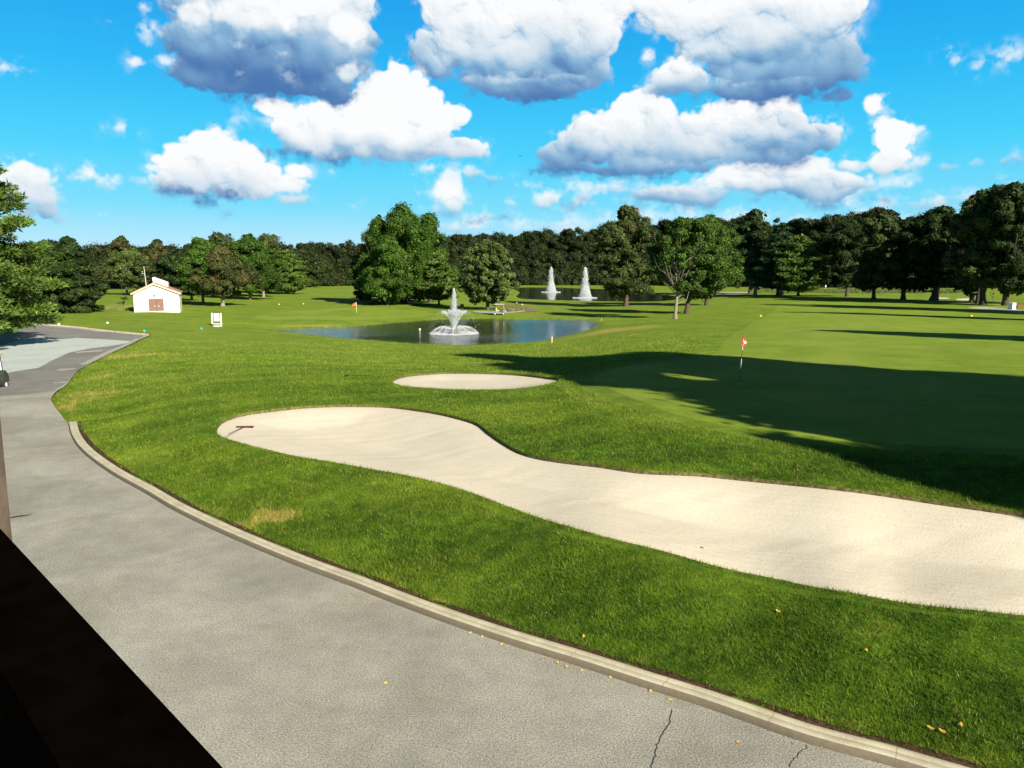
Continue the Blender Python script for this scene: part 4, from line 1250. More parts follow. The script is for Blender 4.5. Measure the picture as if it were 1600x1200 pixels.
TIPS = [(800, 560, 27, 5), (890, 565, 22, 6.5), (960, 569, 21.5, 6.5), (1060, 575, 21, 6.5), (1190, 581, 20.5, 7), (1330, 586, 20, 7), (1480, 591, 20, 7), (985, 586, 18, 6.5), (1190, 606, 17.5, 6),
        (1330, 640, 16, 5), (1215, 684, 14.5, 2.2), (1330, 708, 13.5, 3.0), (1440, 686, 15.5, 4.5), (1480, 742, 13.5, 3.2), (1400, 625, 18, 7),
        (925, 577, 20, 6), (1075, 594, 18.5, 7.5),
        (1335, 518, 17, 4.5), (1440, 522, 18, 6), (1230, 476, 29, 6), (1262, 488, 29, 4), (1280, 479, 29, 6)]
for q, (tpx, tpy, Ht, Wd) in enumerate(TIPS):
    tx, ty = on(tpx, tpy)[:2]
    L0 = (Ht - Wd * .3) / math.tan(SUN_EL)
    bx, by = tx - sx * L0, ty - sy * L0
    o = (protoA, protoB)[q % 2] if q < 2 else copy_tree((protoA, protoB)[q % 2])
    o.location = (bx, by, gz(bx, by)); o.scale = (Wd / 7, Wd / 7, Ht / 16); o.rotation_euler = (0, 0, q * 1.7)
    o['label'] = SHL[q]; o['category'] = 'tree'; o['group'] = GS


# --- the far woods: one mass
def build_forest():
    r = np.random.default_rng(5)
    SKY = [(-260, 380), (0, 384), (60, 380), (110, 382), (180, 384), (300, 384), (455, 384), (480, 379), (520, 377), (560, 381), (620, 384), (696, 374), (720, 368), (765, 362), (800, 366), (840, 360), (870, 357), (920, 362), (960, 358), (1010, 350), (1120, 346), (1160, 342), (1225, 346), (1255, 343), (1300, 337), (1345, 331), (1378, 322), (1392, 338), (1440, 338), (1490, 335), (1560, 320), (1640, 312), (1900, 300)]
    sx_ = [a for a, _ in SKY]; sy_ = [b for _, b in SKY]
    Cs, Rs = [], []
    for row, (fh, dd) in enumerate([(.30, 0), (.45, 7), (.62, 15), (.80, 24), (1.0, 34), (.93, 42)]):
        x = -240.0
        while x < 1860:
            base_d = np.interp(x, [-240, 100, 300, 560, 760, 1000, 1150, 1300, 1600, 1900], [300, 330, 380, 450, 492, 480, 410, 375, 350, 350])
            d = base_d + dd + r.normal(0, 4)
            px_per_m = FPX / d
            top = np.interp(x, sx_, sy_) + r.normal(0, 2.2) + (3 if r.random() < .25 else 0)
            ztop = EYE - (top - 425.2) / px_per_m
            zg = -2.2
            zt_ = zg + (ztop - zg) * fh
            w = r.uniform(5.0, 8.5) * (d / 400) ** .5
            hgt = min(zt_ - zg, r.uniform(9, 15))
            X = (x - 800) / FPX * d
            # each crown: lumps on its dome
            k = 16
            for _ in range(k):
                an = r.uniform(0, 6.28); t = r.uniform(0, 1)
                rr = w * .75 * math.sqrt(max(0, 1 - t ** 2)); cs = w * r.uniform(.22, .42)
                Cs.append((X + rr * math.cos(an), d + rr * math.sin(an), zt_ - hgt * .85 + hgt * .85 * t - cs * .8)); Rs.append((cs, cs, cs * .8))
            # skirts down to the ground at the front row
            if row in (0, 2, 4):
                for _ in range(9):
                    Cs.append((X + r.normal(0, w * .6), d - r.uniform(0, 3), r.uniform(zg, zt_ - 2))); cs = w * .4; Rs.append((cs, cs, cs * 1.2))
            x += w * .80 * px_per_m * r.uniform(.75, 1.2)
    C, R = np.array(Cs), np.array(Rs)
    cnt = np.maximum(20, (R[:, 0] ** 2 * 30)).astype(int)
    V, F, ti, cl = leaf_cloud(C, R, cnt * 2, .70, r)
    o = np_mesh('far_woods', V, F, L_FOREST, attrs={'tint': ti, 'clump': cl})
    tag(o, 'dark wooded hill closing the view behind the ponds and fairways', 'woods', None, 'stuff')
    print('forest leaves', len(F))


build_forest()


def open_gap(A, B, rad):
    """a chink in the shade crowns where the sun reaches between the world points A and B"""
    bpy.context.view_layer.update()
    s = np.array(sun_dir); e1 = np.cross(s, [0, 0, 1.0]); e1 /= np.linalg.norm(e1); e2 = np.cross(s, e1)
    E = np.stack([e1, e2], 1); a, b = np.array(A) @ E, np.array(B) @ E
    for o in list(scene.objects):
        if not (o.type == 'MESH' and o.name.startswith('crown') and o.parent and o.parent.name.startswith('shade_tree')): continue
        Mx = np.array(o.matrix_world); me = o.data
        co = np.empty(len(me.vertices) * 3); me.vertices.foreach_get('co', co); co = co.reshape(-1, 3)
        W3 = co @ Mx[:3, :3].T + Mx[:3, 3]; q = W3 @ E
        t = np.clip(((q - a) @ (b - a)) / ((b - a) @ (b - a)), 0, 1)
        d = np.linalg.norm(q - (a + t[:, None] * (b - a)), axis=1)
        bad = (d < rad).reshape(-1, 4).any(1)
        if not bad.any(): continue
        at4 = {}
        for nm in ('tint', 'clump'):
            v = np.empty(len(co), dtype=np.float32); me.attributes[nm].data.foreach_get('value', v); at4[nm] = v.reshape(-1, 4)[~bad].ravel()
        V = co.reshape(-1, 4, 3)[~bad].reshape(-1, 3)
        n = np_mesh('crown_tmp', V, np.arange(len(V)).reshape(-1, 4), me.materials[0], attrs=at4)
        o.data = n.data; bpy.data.objects.remove(n)
        print('gap in', o.parent.name, int(bad.sum()))


fp = on(1154.5, 600)
open_gap((fp.x + .03, fp.y, fp.z + .75), (fp.x + .16, fp.y, fp.z + 2.1), .42)


# ------------------------------------------------------------ things
M_WHITE = simple('white_paint', (.78, .77, .74), .5, .06, 3)
M_CREAM = simple('cream_siding', (.66, .60, .42), .8, .06, 1.5)
M_BROWNDOOR = simple('brown_door', (.185, .10, .075), .7, .15, 4)
M_ROOF = simple('roof_shingle', (.30, .17, .12), .9, .35, 5, .2, 0, .8, 14)
M_PINKROOF = simple('roof_vent_metal', (.72, .62, .58), .5, .1, 3)
M_GREYMET = simple('grey_metal', (.33, .33, .34), .45, .15, 8, .5, .6)
M_BLACK = simple('black_plastic', (.015, .015, .016), .45, .3, 10)
M_RUBBER = simple('rubber', (.02, .02, .02), .8, .2, 20)
M_SEAT = simple('seat_vinyl', (.62, .52, .36), .5, .08, 5)
M_TAN = simple('tan_plastic', (.62, .50, .36), .5, .08, 5)
M_ORANGE = simple('orange_cloth', (.75, .13, .03), .7, .12, 9)
M_REDCL = simple('red_cloth', (.92, .03, .03), .6, .12, 9)
M_YELLOW = simple('yellow_paint', (.65, .42, .03), .6, .15, 9)
M_BLUE = simple('blue_paint', (.02, .32, .36), .5, .15, 9)
M_STAKE = simple('stake_yellow', (.62, .52, .25), .7, .15, 9)
M_DGREEN = simple('dark_green_plastic', (.02, .035, .025), .5, .2, 8)
M_RAKE = simple('rake_red', (.07, .015, .012), .6, .3, 9)
M_POLEW = simple('grey_wood', (.42, .40, .35), .8, .2, 6)
M_DARKWOOD = simple('dark_stained_wood', (.0022, .0015, .0012), .9, .35, 14, .0)
M_WORNWOOD = simple('worn_post_paint', (.10, .075, .055), .8, .35, 7, .2, 0, .4, 30)
M_LIGHTCAP = simple('cap_metal', (.008, .006, .005), .7, .2, 5)
M_BOXBLUE = simple('pale_blue_plastic', (.50, .58, .62), .4, .06, 4)
M_DRED = simple('dark_red_paint', (.14, .012, .012), .6, .2, 5)
M_SILVER = simple('silver_paint', (.5, .5, .5), .35, .05, 5, .5, .4)
M_HUB = simple('wheel_hub', (.65, .65, .62), .4, .1, 8)


def glass_mat():
    t = NT('windshield_glass')
    m = t.fin((.75, .82, .82), .05, .5)
    t.b.inputs['Alpha'].default_value = .55
    return m


M_GLASS = glass_mat()


def band_mat(name, cols, L0):
    """painted bands up a flagstick; cols = [(height, colour)]"""
    t = NT(name)
    sp = t.N.new('ShaderNodeSeparateXYZ'); t.L.new(t.P(), sp.inputs[0])
    r = t.N.new('ShaderNodeValToRGB'); r.color_ramp.interpolation = 'CONSTANT'
    t.L.new(t.M('DIVIDE', sp.outputs[2], L0), r.inputs[0])
    e = r.color_ramp.elements
    e[0].position, e[0].color = 0, cols[0][1] + (1,)
    e[1].position, e[1].color = cols[1][0] / L0, cols[1][1] + (1,)
    for h, c in cols[2:]:
        k = e.new(h / L0); k.color = c + (1,)
    return t.fin(r.outputs[0], .4, .4)


WHB, K_ = (.62, .64, .62), (.05, .025, .02)

# --- deck parapet close to the camera, with the corner post
E1, E2 = at(0, 822, 5.42), at(355, 1200, 5.42)
dv = np.array([E2[0] - E1[0], E2[1] - E1[1]]); dv /= np.linalg.norm(dv)
A0 = E1[:2] - dv * 2.6; B0 = E2[:2] + dv * 2.6
root = empty('deck_parapet', (E1[0], E1[1], 4.3), math.atan2(dv[1], dv[0]), 'near-black boarded deck parapet running off the lower left corner', 'parapet')
mb = MB(); mb.box((0, -.10, .52), (6.2, .06, 1.04)); mb.build('panel', M_DARKWOOD, root)
mb = MB(); mb.box((0, -.07, 1.08), (6.2, .14, .08), bev=.006); mb.build('top_rail', M_DARKWOOD, root)
pp = at(7, 760, 5.42)
root = empty('deck_floor', (E1[0], E1[1], 4.3), math.atan2(dv[1], dv[0]), 'dark board floor of the deck behind the black parapet', 'deck')
mb = MB()
for k in range(16): mb.box((0, -.21 - k * .145, -.03), (6.2, .138, .04))
mb.build('floor_boards', M_DARKWOOD, root)
mb = MB()
for k in (-2.6, 0, 2.6): mb.box((k, -1.2, -.16), (.10, 2.2, .2))
mb.build('joist', M_DARKWOOD, root)
mb = MB()
for k in (-2.6, 2.2): mb.box((k, -.6, -2.2), (.18, .18, 4.1))
mb.build('support_posts', M_WORNWOOD, root)
# vertical post whose right edge shows at the left border
q = at(14, 822, 5.42)
root = empty('porch_post', (q[0] - .16, q[1] + .02, 4.2), 0.0, 'worn brown post rising beside the black parapet at the left border', 'post')
mb = MB(); mb.box((0, 0, 1.75), (.20, .16, 3.5), bev=.008); mb.build('shaft', M_WORNWOOD, root)
mb = MB(); mb.box((0, 0, .08), (.26, .22, .16), bev=.01); mb.build('base_block', M_WORNWOOD, root)

# --- shed
p = on(246, 487.5)
S = p.y / FPX
shed = empty('garden_shed', (p.x, p.y, p.z - .05), math.radians(21), 'cream gabled shed with a brown double door under the grove', 'shed')
w, hw_, ap, Ld = 65 * S, 29.5 * S, 44 * S, 9.0
mb = MB(); ax = -3 * S
mb.prism([(-w / 2, -.3), (w / 2, -.3), (w / 2, hw_), (ax, ap), (-w / 2, hw_)], 0, Ld); mb.build('wall', M_CREAM, shed)
mb = MB()
for k in range(17):   # board seams on the front
    mb.box((-w / 2 + (k + .5) * w / 17, -.012, hw_ * .5), (.03, .02, hw_))
mb.build('battens', M_CREAM, shed)
rf = MB()
for sgn in (-1, 1):
    x0, z0 = ax, ap + .10
    x1 = (w / 2 + .32) * sgn; z1 = hw_ + .10 - .32 * (ap - hw_) / (w / 2)
    rf.prism([(x0, z0), (x1, z1), (x1, z1 + .14), (x0, z0 + .14)] if sgn > 0 else [(x0, z0), (x0, z0 + .14), (x1, z1 + .14), (x1, z1)], -.35, Ld + .35)
roof = rf.build('roof', M_ROOF, shed)
fa = MB()
for sgn in (-1, 1):
    x1 = (w / 2 + .34) * sgn; z1 = hw_ - .34 * (ap - hw_) / (w / 2)
    P0 = [(ax, ap - .10), (x1, z1 - .08), (x1, z1 + .09), (ax, ap + .09)]
    fa.prism(P0 if sgn > 0 else P0[::-1], -.40, -.352)
fa.build('bargeboard', M_CREAM, shed)
mb = MB()
mb.prism([(ax - .2, ap - .1), (ax + 2.0, ap - .95), (ax + 2.0, ap + .22), (ax - .1, ap + 1.05), (ax - .3, ap + .95)], 2.6, 5.6)
mb.build('ridge_dormer', M_PINKROOF, roof)
dr = MB(); dr.box((-.10, -.03, 21 * S * .5), (21 * S, .06, 21 * S)); door = dr.build('door', M_BROWNDOOR, shed)
mb = MB(); mb.box((-.10, -.068, 21 * S * .5), (.04, .02, 20.4 * S)); mb.build('meeting_stile', M_BLACK, door)
for hx, hw2 in ((-.30, .22), (.25, .28)):
    mb = MB(); mb.box((hx, -.10, 9.6 * S), (hw2, .06, .13)); mb.build('handle', M_SILVER, door)
mb = MB()
mb.box((-.10, -.05, 21 * S + .05), (21 * S + .24, .1, .1)); mb.box((-.16 - 10.5 * S, -.05, 10.5 * S), (.1, .1, 21 * S)); mb.box((-.04 + 10.5 * S, -.05, 10.5 * S), (.1, .1, 21 * S)); mb.build('frame', M_CREAM, door)
mb = MB(); mb.box((-.3, -.05, 26 * S), (.32, .1, .34)); v = mb.build('vent', M_GREYMET, shed)
mb = MB()
for k in range(3): mb.box((-.3, -.11, 26 * S - .1 + k * .1), (.26, .02, .04))
mb.build('louvre', M_BLACK, v)
for hx, hw2 in ((-2.0, .34), (1.6, .12)):
    mb = MB(); mb.box((hx, -.06, .3), (hw2, .12, .18)); mb.build('outlet_box', M_GREYMET, shed)
mb = MB(); mb.box((0, -.04, .06), (w + .04, .06, .28)); mb.build('plinth', M_WHITE, shed)

# thin pole behind the shed
p = on(231, 478)
root = empty('utility_pole', p, 0, 'thin grey pole with a small arm behind the shed roof', 'pole')
Hh = (478 - 417) * p.y / FPX
mb = MB(); mb.tube([(0, 0, -.3), (-.05, 0, Hh * .5), (-.25, 0, Hh)], [.12, .10, .06], 8); mb.build('shaft', M_POLEW, root)
mb = MB(); mb.box((-.45, 0, Hh * .82), (.5, .08, .08)); mb.box((-.62, 0, Hh * .86), (.16, .14, .2)); mb.build('arm', M_POLEW, root)

# --- white tee sign stand
p = on(339, 510)
S = p.y / FPX
root = empty('tee_stand', p, math.radians(-6), 'white framed tee stand with a board between two posts', 'stand')
for x in (-7.0 * S, 7.4 * S):
    mb = MB(); mb.box((x, -.02, 10.5 * S), (1.5 * S, .14, 21 * S), bev=.01); mb.build('post', M_WHITE, root)
mb = MB(); mb.box((0, .03, 14.2 * S), (8.6 * S, .05, 12 * S)); bo = mb.build('board', M_WHITE, root)
mb = MB()
for k in range(4): mb.box((0, -.002, (10.5 + k * 2.2) * S), (6.4 * S, .014, .04))
mb.build('board_rails', M_BOXBLUE, bo)
mb = MB(); mb.box((.6 * S, -.30, 4.6 * S), (11 * S, .55, .5 * S), bev=.01); mb.build('bench_seat', M_WHITE, root)
mb = MB(); mb.box((1.2 * S, -.35, 2.6 * S), (10.5 * S, .04, 2.2 * S)); mb.build('front_panel', simple('grey_board', (.42, .40, .38), .7), root)
mb = MB(); mb.box((2.0 * S, -.75, .5 * S), (12 * S, .7, .8 * S), bev=.01); mb.build('step', M_WHITE, root)
mb = MB(); mb.box((-4.6 * S, -.2, 3.2 * S), (2.2 * S, .3, 2.6 * S)); mb.build('ball_basket', M_BLACK, root)


# --- golf carts
def golf_cart(label, loc, rz, body, roofm, withbag=True):
    root = empty('golf_cart', loc, rz, label, 'golf cart')
    mb = MB()
    mb.prism([(-1.15, .30), (-.62, .28), (-.55, .24), (.55, .24), (.62, .30), (1.18, .34), (1.20, .55), (1.08, .80), (.88, .98), (.74, .98), (.62, .42), (.05, .38), (-.02, .62), (-.75, .70), (-1.17, .66)], -.58, .58)
    mb.build('body', body, root)
    mb = MB(); mb.box((-.30, 0, .74), (.52, 1.06, .14), bev=.04); mb.box((-.56, 0, 1.02), (.13, 1.06, .40), Euler((0, math.radians(-10), 0)), bev=.04); mb.build('seat', M_SEAT, root)
    mb = MB(); mb.box((-.05, 0, 1.86), (1.75, 1.14, .07), bev=.03); mb.box((-.05, 0, 1.905), (1.4, .9, .03), bev=.012); mb.build('roof', roofm, root)
    for sx_, lx, tx in ((1, .80, .62), (-1, -.80, -.72)):
        for sy_ in (-.50, .50):
            mb = MB(); mb.tube([(lx, sy_, .70), (tx, sy_, 1.83)], .022, 6); mb.build('roof_strut', M_BLACK, root)
    mb = MB(); mb.box((.735, 0, 1.36), (.015, .98, .72), Euler((0, math.radians(-9), 0))); mb.build('windshield', M_GLASS, root)
    mb = MB(); mb.tube([(.66, .25, .86), (.42, .25, 1.05)], .018, 6)
    ring = [(.42 + .17 * math.cos(a) * .35, .25 + .17 * math.sin(a), 1.05 + .17 * math.cos(a) * .9) for a in np.linspace(0, 2 * math.pi, 15)]
    mb.tube(ring, .014, 6, False); mb.build('steering_wheel', M_BLACK, root)
    for x in (.78, -.74):
        for y in (-.52, .52):
            mb = MB(); mb.lathe([(.10, -.09), (.20, -.09), (.225, -.05), (.225, .05), (.20, .09), (.10, .09)], 18, (x, y, .225), Euler((math.pi / 2, 0, 0)))
            wh = mb.build('wheel', M_RUBBER, root, False)
            mb = MB(); mb.lathe([(.03, -.10), (.115, -.095), (.12, .095), (.03, .10)], 14, (x, y, .225), Euler((math.pi / 2, 0, 0))); mb.build('rim', M_HUB, wh)
    if withbag:
        mb = MB(); mb.box((-1.02, 0, 1.32), (.34, .98, .78), bev=.06); mb.build('bag_cover', M_BLACK, root)
        mb = MB(); mb.tube([(-1.02 + .14 * math.cos(a), -.52, 1.38 + .14 * math.sin(a)) for a in np.linspace(0, 2 * math.pi, 13)], .02, 5, False); mb.build('cover_ring', M_SILVER, root)
    for y in (-.36, .36):
        mb = MB(); mb.box((1.15, y, .66), (.05, .17, .10), bev=.01); mb.build('headlight', M_WHITE, root)
    return root


p = on(780.5, 492)
golf_cart('cream-seated golf cart with a tan roof parked before the round linden', p, math.radians(-4), M_GREYMET, M_TAN)
p = at(-20, 612)
golf_cart('dark golf cart cut by the left edge of the picture', (p[0] - .72, p[1] + 1.0, gz(p[0], p[1] + 1) + .012), math.radians(97), simple('dark_green_body', (.03, .035, .028), .25, .1, 5, .6), simple('orange_tan_roof', (.62, .36, .16), .5), False)


# --- flags
def flag(loc, L0, label, m, bands, big, lean):
    root = empty('golf_flag', loc, 0, label, 'flag')
    mb = MB(); mb.tube([(0, 0, 0), (0, 0, L0)], big, 10); po = mb.build('pole', bands, root)
    po.rotation_euler = (0, lean, 0)
    return root, po


p = on(1154.5, 600)
S = p.y / FPX
L0 = 76.5 * S
BAND = band_mat('banded_stick', [(0, K_), (L0 * .31, WHB), (L0 * .52, K_), (L0 * .70, WHB), (L0 * .96, (.5, .45, .4))], L0)
r1, po = flag(p, L0, 'red limp flag with a white round mark on the near green', M_REDCL, BAND, .014, math.radians(3.6))
# limp cloth hanging from the top: a narrow fold widening downward
V, F = [], []
nz, nx = 14, 9
for i in range(nz):
    f = i / (nz - 1); z = L0 - .02 - f * .46
    wd = .035 + .175 * math.sin(min(1, f * 1.15) * math.pi * .62) ** 1.3 if f < .86 else .20 * (1 - (f - .86) / .14 * .55)
    for j in range(nx):
        g = j / (nx - 1) - .38
        V.append((g * wd, -.018 + .030 * math.sin(g * 11 + f * 2.5), z))
for i in range(nz - 1):
    for j in range(nx - 1): F.append((i * nx + j, i * nx + j + 1, (i + 1) * nx + j + 1, (i + 1) * nx + j))
cl = MB(); cl.add(V, F); clo = cl.build('cloth', M_REDCL, r1, True)
clo.rotation_euler = (0, math.radians(3.6), 0)
md = clo.modifiers.new('thick', 'SOLIDIFY'); md.thickness = .006
mk = MB()
disc = [(.055 + .062 * math.cos(a), -.062, L0 - .29 + .066 * math.sin(a)) for a in np.linspace(0, 2 * math.pi, 20, endpoint=False)]
mk.add(disc + [(x, y + .006, z) for x, y, z in disc], [tuple(range(20)), tuple(range(39, 19, -1))] + [(i, 20 + i, 20 + (i + 1) % 20, (i + 1) % 20) for i in range(20)])
mo = mk.build('round_mark', M_WHITE, clo)
mk = MB(); mk.box((.055, -.066, L0 - .29), (.055, .004, .016)); mk.build('dash', M_BLUE, mo)
# cup
mb = MB(); mb.lathe([(.054, -.01), (.058, .003), (.054, .004)], 16); mb.build('cup', M_WHITE, r1)

p = on(557, 488.5)
S = p.y / FPX
L1 = 16 * S
BAND2 = band_mat('far_banded_stick', [(0, (.55, .5, .3)), (L1 * .3, (.7, .7, .66)), (L1 * .52, (.2, .25, .08)), (L1 * .6, (.75, .75, .7))], L1)
r2, _ = flag(p, L1, 'small orange flag on the far green left of the clump', M_ORANGE, BAND2, .035, 0)
mb = MB(); mb.prism([(0, L1), (0, L1 - .62), (-.72, L1 - .72), (-.60, L1 - .25)], -.02, .02); mb.build('cloth', M_ORANGE, r2)


# --- rakes
def rake(loc, ang, hl, wd, label, m, tilt=0.0):
    root = empty('bunker_rake', loc, ang, label, 'rake')
    mb = MB(); mb.box((0, 0, .045), (.055, wd, .05), bev=.01); hd = mb.build('head', m, root)
    for k in range(9):
        mb = MB(); mb.tube([(0, -wd / 2 + .04 + k * (wd - .08) / 8, .03), (-.01, -wd / 2 + .04 + k * (wd - .08) / 8, -.015)], .008, 5); mb.build('tine', m, hd)
    mb = MB(); mb.tube([(.02, 0, .06), (hl, 0, .05 + tilt)], .013, 8); mb.build('handle', M_RAKE if m is M_RAKE else M_BLACK, root)
    return root


P_ = at(383, 671, .42); Q_ = at(357, 686, .46)
p = Vector(P_); a_ = math.atan2(Q_[1] - P_[1], Q_[0] - P_[0])
sz = float(sand_z(hb([p.x], [p.y]), sdist([p.x], [p.y], BUNK))[0])
rake((p.x, p.y, sz), a_, float(np.linalg.norm(Q_[:2] - P_[:2])), .62, 'dark red rake lying on the sand at the tip of the long bunker', M_RAKE, .10)
p = on(541, 588.5)
rake((p.x, p.y, p.z + .03), math.radians(-12), 1.6, .45, 'black rake lying on the grass left of the small bunker', M_BLACK)


# --- fountains
def droplets(name, P, size, mat, parent, r):
    n = len(P)
    T = np.array([[1, 1, 1], [1, -1, -1], [-1, 1, -1], [-1, -1, 1]]) * .6
    s = size * r.uniform(.4, 1.4, n)
    V = P[:, None, :] + T[None] * s[:, None, None] * np.array([1, 1, 1.5])
    F = np.array([[0, 1, 2], [0, 3, 1], [0, 2, 3], [1, 3, 2]])
    F = (F[None] + 4 * np.arange(n)[:, None, None]).reshape(-1, 3)
    return np_mesh(name, V.reshape(-1, 3), F, mat, parent)


def spray_mat():
    t = NT('water_spray')
    m = t.fin((.86, .88, .90), .5, .4)
    tr = t.N.new('ShaderNodeBsdfTranslucent'); tr.inputs[0].default_value = (.9, .92, .94, 1)
    ms = t.N.new('ShaderNodeMixShader'); ms.inputs[0].default_value = .4
    t.L.new(t.b.outputs[0], ms.inputs[1]); t.L.new(tr.outputs[0], ms.inputs[2]); t.L.new(ms.outputs[0], t.out.inputs[0])
    return m


M_SPRAY = spray_mat()
rf_ = np.random.default_rng(11)


def arcs(n_str, v_h, apex, z0, n, r, spread=.05, t0=0.0, t1=1.0, jit=0.0):
    """points along parabolas leaving the nozzle: reach v_h, apex height"""
    k = r.integers(0, n_str, n); an = 2 * math.pi * k / n_str + r.normal(0, .015, n) + jit * r.normal(0, 1, n)
    t = r.uniform(t0, t1, n)
    rad = v_h * t * (1 + r.normal(0, .04, n))
    z = z0 + 4 * apex * t * (1 - t) * (1 + r.normal(0, .03, n))
    P = np.stack([rad * np.cos(an), rad * np.sin(an), z], 1)
    return P + r.normal(0, 1, (n, 3)) * (spread * (.3 + t))[:, None]


p = at(710, 521.5, P1Z)
f1 = empty('pond_fountain', p, 0, 'white fountain with a tall jet and fanned crown in the near pond', 'fountain')
S = p[1] / FPX
Ht = 71 * S
n = 5500; z = rf_.uniform(.3, 1, n) ** .8
wdt = .55 * np.sqrt(np.clip(1 - z, 0, 1)) * .85 + .03
J = np.stack([rf_.normal(0, .5, n) * wdt, rf_.normal(0, .5, n) * wdt, Ht * z], 1)
j2 = 2500; zz = rf_.uniform(0, .5, j2)
J = np.concatenate([J, np.stack([rf_.normal(0, .10, j2), rf_.normal(0, .10, j2), Ht * zz], 1)])
droplets('jet', J, .022, M_SPRAY, f1, rf_)
cr = arcs(20, 3.0, 33 * S, .1, 6000, rf_, .035, 0, .53)
cr = np.concatenate([cr, arcs(16, 1.5, 35 * S, .1, 2800, rf_, .04, .0, .52), arcs(40, 3.4, 32 * S, .1, 900, rf_, .16, .35, 1.0, .1)])
droplets('crown_spray', cr, .019, M_SPRAY, f1, rf_)
lw = np.concatenate([arcs(16, 3.0, 10.5 * S, .05, 9000, rf_, .04), arcs(16, 2.1, 8 * S, .05, 4000, rf_, .05)])
droplets('low_arcs', lw, .019, M_SPRAY, f1, rf_)
n = 5500; a = rf_.uniform(0, 6.283, n); rr = 3.0 * rf_.uniform(.15, 1, n) ** .55 + .12 * np.sin(a * 8); rr = np.where(rf_.random(n) < .5, 2.75 + rf_.normal(0, .18, n), rr)
droplets('splash', np.stack([rr * np.cos(a), rr * np.sin(a), np.abs(rf_.normal(0, .07, n)) + .01], 1), .03, M_SPRAY, f1, rf_)
mb = MB(); mb.lathe([(.35, -.1), (.4, .05), (.2, .12), (.05, .16)], 14); mb.build('float', M_BLACK, f1)


def far_fountain(px, py, topy, basew, label, seed):
    r = np.random.default_rng(seed)
    p = at(px, py, P2Z); S = p[1] / FPX; H = (py - topy) * S; bw = basew * S
    root = empty('pond_fountain', p, 0, label, 'fountain')
    n = 6500; z = r.uniform(0, 1, n)
    wd = bw * .19 * np.clip(1 - z, 0, 1) ** .35
    droplets('jet', np.stack([r.normal(0, .55, n) * wd, r.normal(0, .55, n) * wd, H * z], 1), .10, M_SPRAY, root, r)
    n = 7500; t = r.uniform(0, 1, n) ** .9; an = r.uniform(0, 6.283, n)
    rad = bw * .46 * (1 - t * .55) * r.uniform(0, 1, n) ** .45
    droplets('skirt', np.stack([rad * np.cos(an), rad * np.sin(an), H * .40 * t], 1), .10, M_SPRAY, root, r)
    n = 2200; an = r.uniform(0, 6.283, n); rr = bw * r.uniform(.3, .8, n)
    droplets('splash', np.stack([rr * np.cos(an), rr * np.sin(an), np.abs(r.normal(0, .08, n))], 1), .07, M_SPRAY, root, r)


far_fountain(861, 456.5, 418, 19, 'left of the two tall white fountains in the far pond', 31)
far_fountain(914, 465.5, 418.5, 24, 'right far fountain, partly behind the tall olive tree', 32)


# --- small course furniture
def marker(px, py, m, label, cat, kind, s, group=None):
    p = on(px, py)
    if kind == 'dome':
        root = empty('tee_marker', p, 0, label, cat, group)
        mb = MB(); mb.lathe([(s * .5, -.02), (s * .52, s * .15), (s * .42, s * .38), (s * .22, s * .52), (s * .05, s * .56)], 14); mb.build('cap', m, root, True)
        mb = MB(); mb.tube([(0, 0, -.1), (0, 0, .02)], s * .1, 6); mb.build('spike', M_GREYMET, root)
    elif kind == 'block':
        root = empty('tee_marker', p, .3, label, cat, group)
        mb = MB(); mb.box((0, 0, s * .5), (s * .9, s * .6, s), bev=s * .12); mb.build('block', m, root)
        mb = MB(); mb.tube([(0, 0, -.1), (0, 0, .02)], s * .1, 6); mb.build('spike', M_GREYMET, root)
    else:
        root = empty('stake', p, 0, label, cat, group)
        mb = MB(); mb.box((0, 0, s * .5 - .05), (s * .16, s * .10, s + .1), bev=s * .02); mb.build('shaft', m, root)
        mb = MB(); mb.lathe([(s * .09, s), (s * .07, s * 1.04), (s * .02, s * 1.08)], 8); mb.build('tip', m, root)


marker(1188, 494.5, M_YELLOW, 'yellow tee marker in the open fairway right of the pale-trunked tree', 'tee marker', 'dome', .42)
marker(1517, 494.5, M_YELLOW, 'yellow tee marker by the right-hand shadow band', 'tee marker', 'dome', .42)
marker(436, 476, M_STAKE, 'cream tee marker right of the grove', 'tee marker', 'dome', .36)
marker(474, 475.3, M_STAKE, 'cream tee marker in the middle of the far left fairway', 'tee marker', 'dome', .36)
marker(226, 519, M_BLUE, 'turquoise tee marker at the far corner of the drive', 'tee marker', 'block', .26)
marker(315, 515, M_BLUE, 'turquoise tee marker just before the white tee stand', 'tee marker', 'block', .26)
marker(92, 507.5, M_WHITE, 'white tee marker above the far kerb, nearest the big left pine', 'tee marker', 'dome', .30)
marker(168, 505, M_WHITE, 'white tee marker on the grass between drive and shed', 'tee marker', 'dome', .30)
marker(862.5, 535, M_STAKE, 'pale stake on the near right bank of the pond', 'stake', 'stake', .62)
marker(940, 501, M_STAKE, 'pale stake beyond the right end of the near pond', 'stake', 'stake', .34)
marker(462.5, 452, M_WHITE, 'white distance stake beside the pale layered pine', 'stake', 'stake', .95)
marker(1094, 476.5, M_STAKE, 'pale stake right of the stout brown trunk', 'stake', 'stake', .4)
marker(816, 476, M_WHITE, 'small white tee marker by the brown path', 'tee marker', 'dome', .34)
p = at(656, 515.5, P1Z)
root = empty('buoy', p, 0, 'small white buoy floating left of the near fountain', 'buoy')
mb = MB(); mb.lathe([(.03, -.06), (.13, -.02), (.16, .06), (.12, .16), (.03, .21)], 12); mb.build('float', M_WHITE, root, True)
mb = MB(); mb.lathe([(.164, .05), (.166, .08)], 12); mb.build('band', M_GREYMET, root)

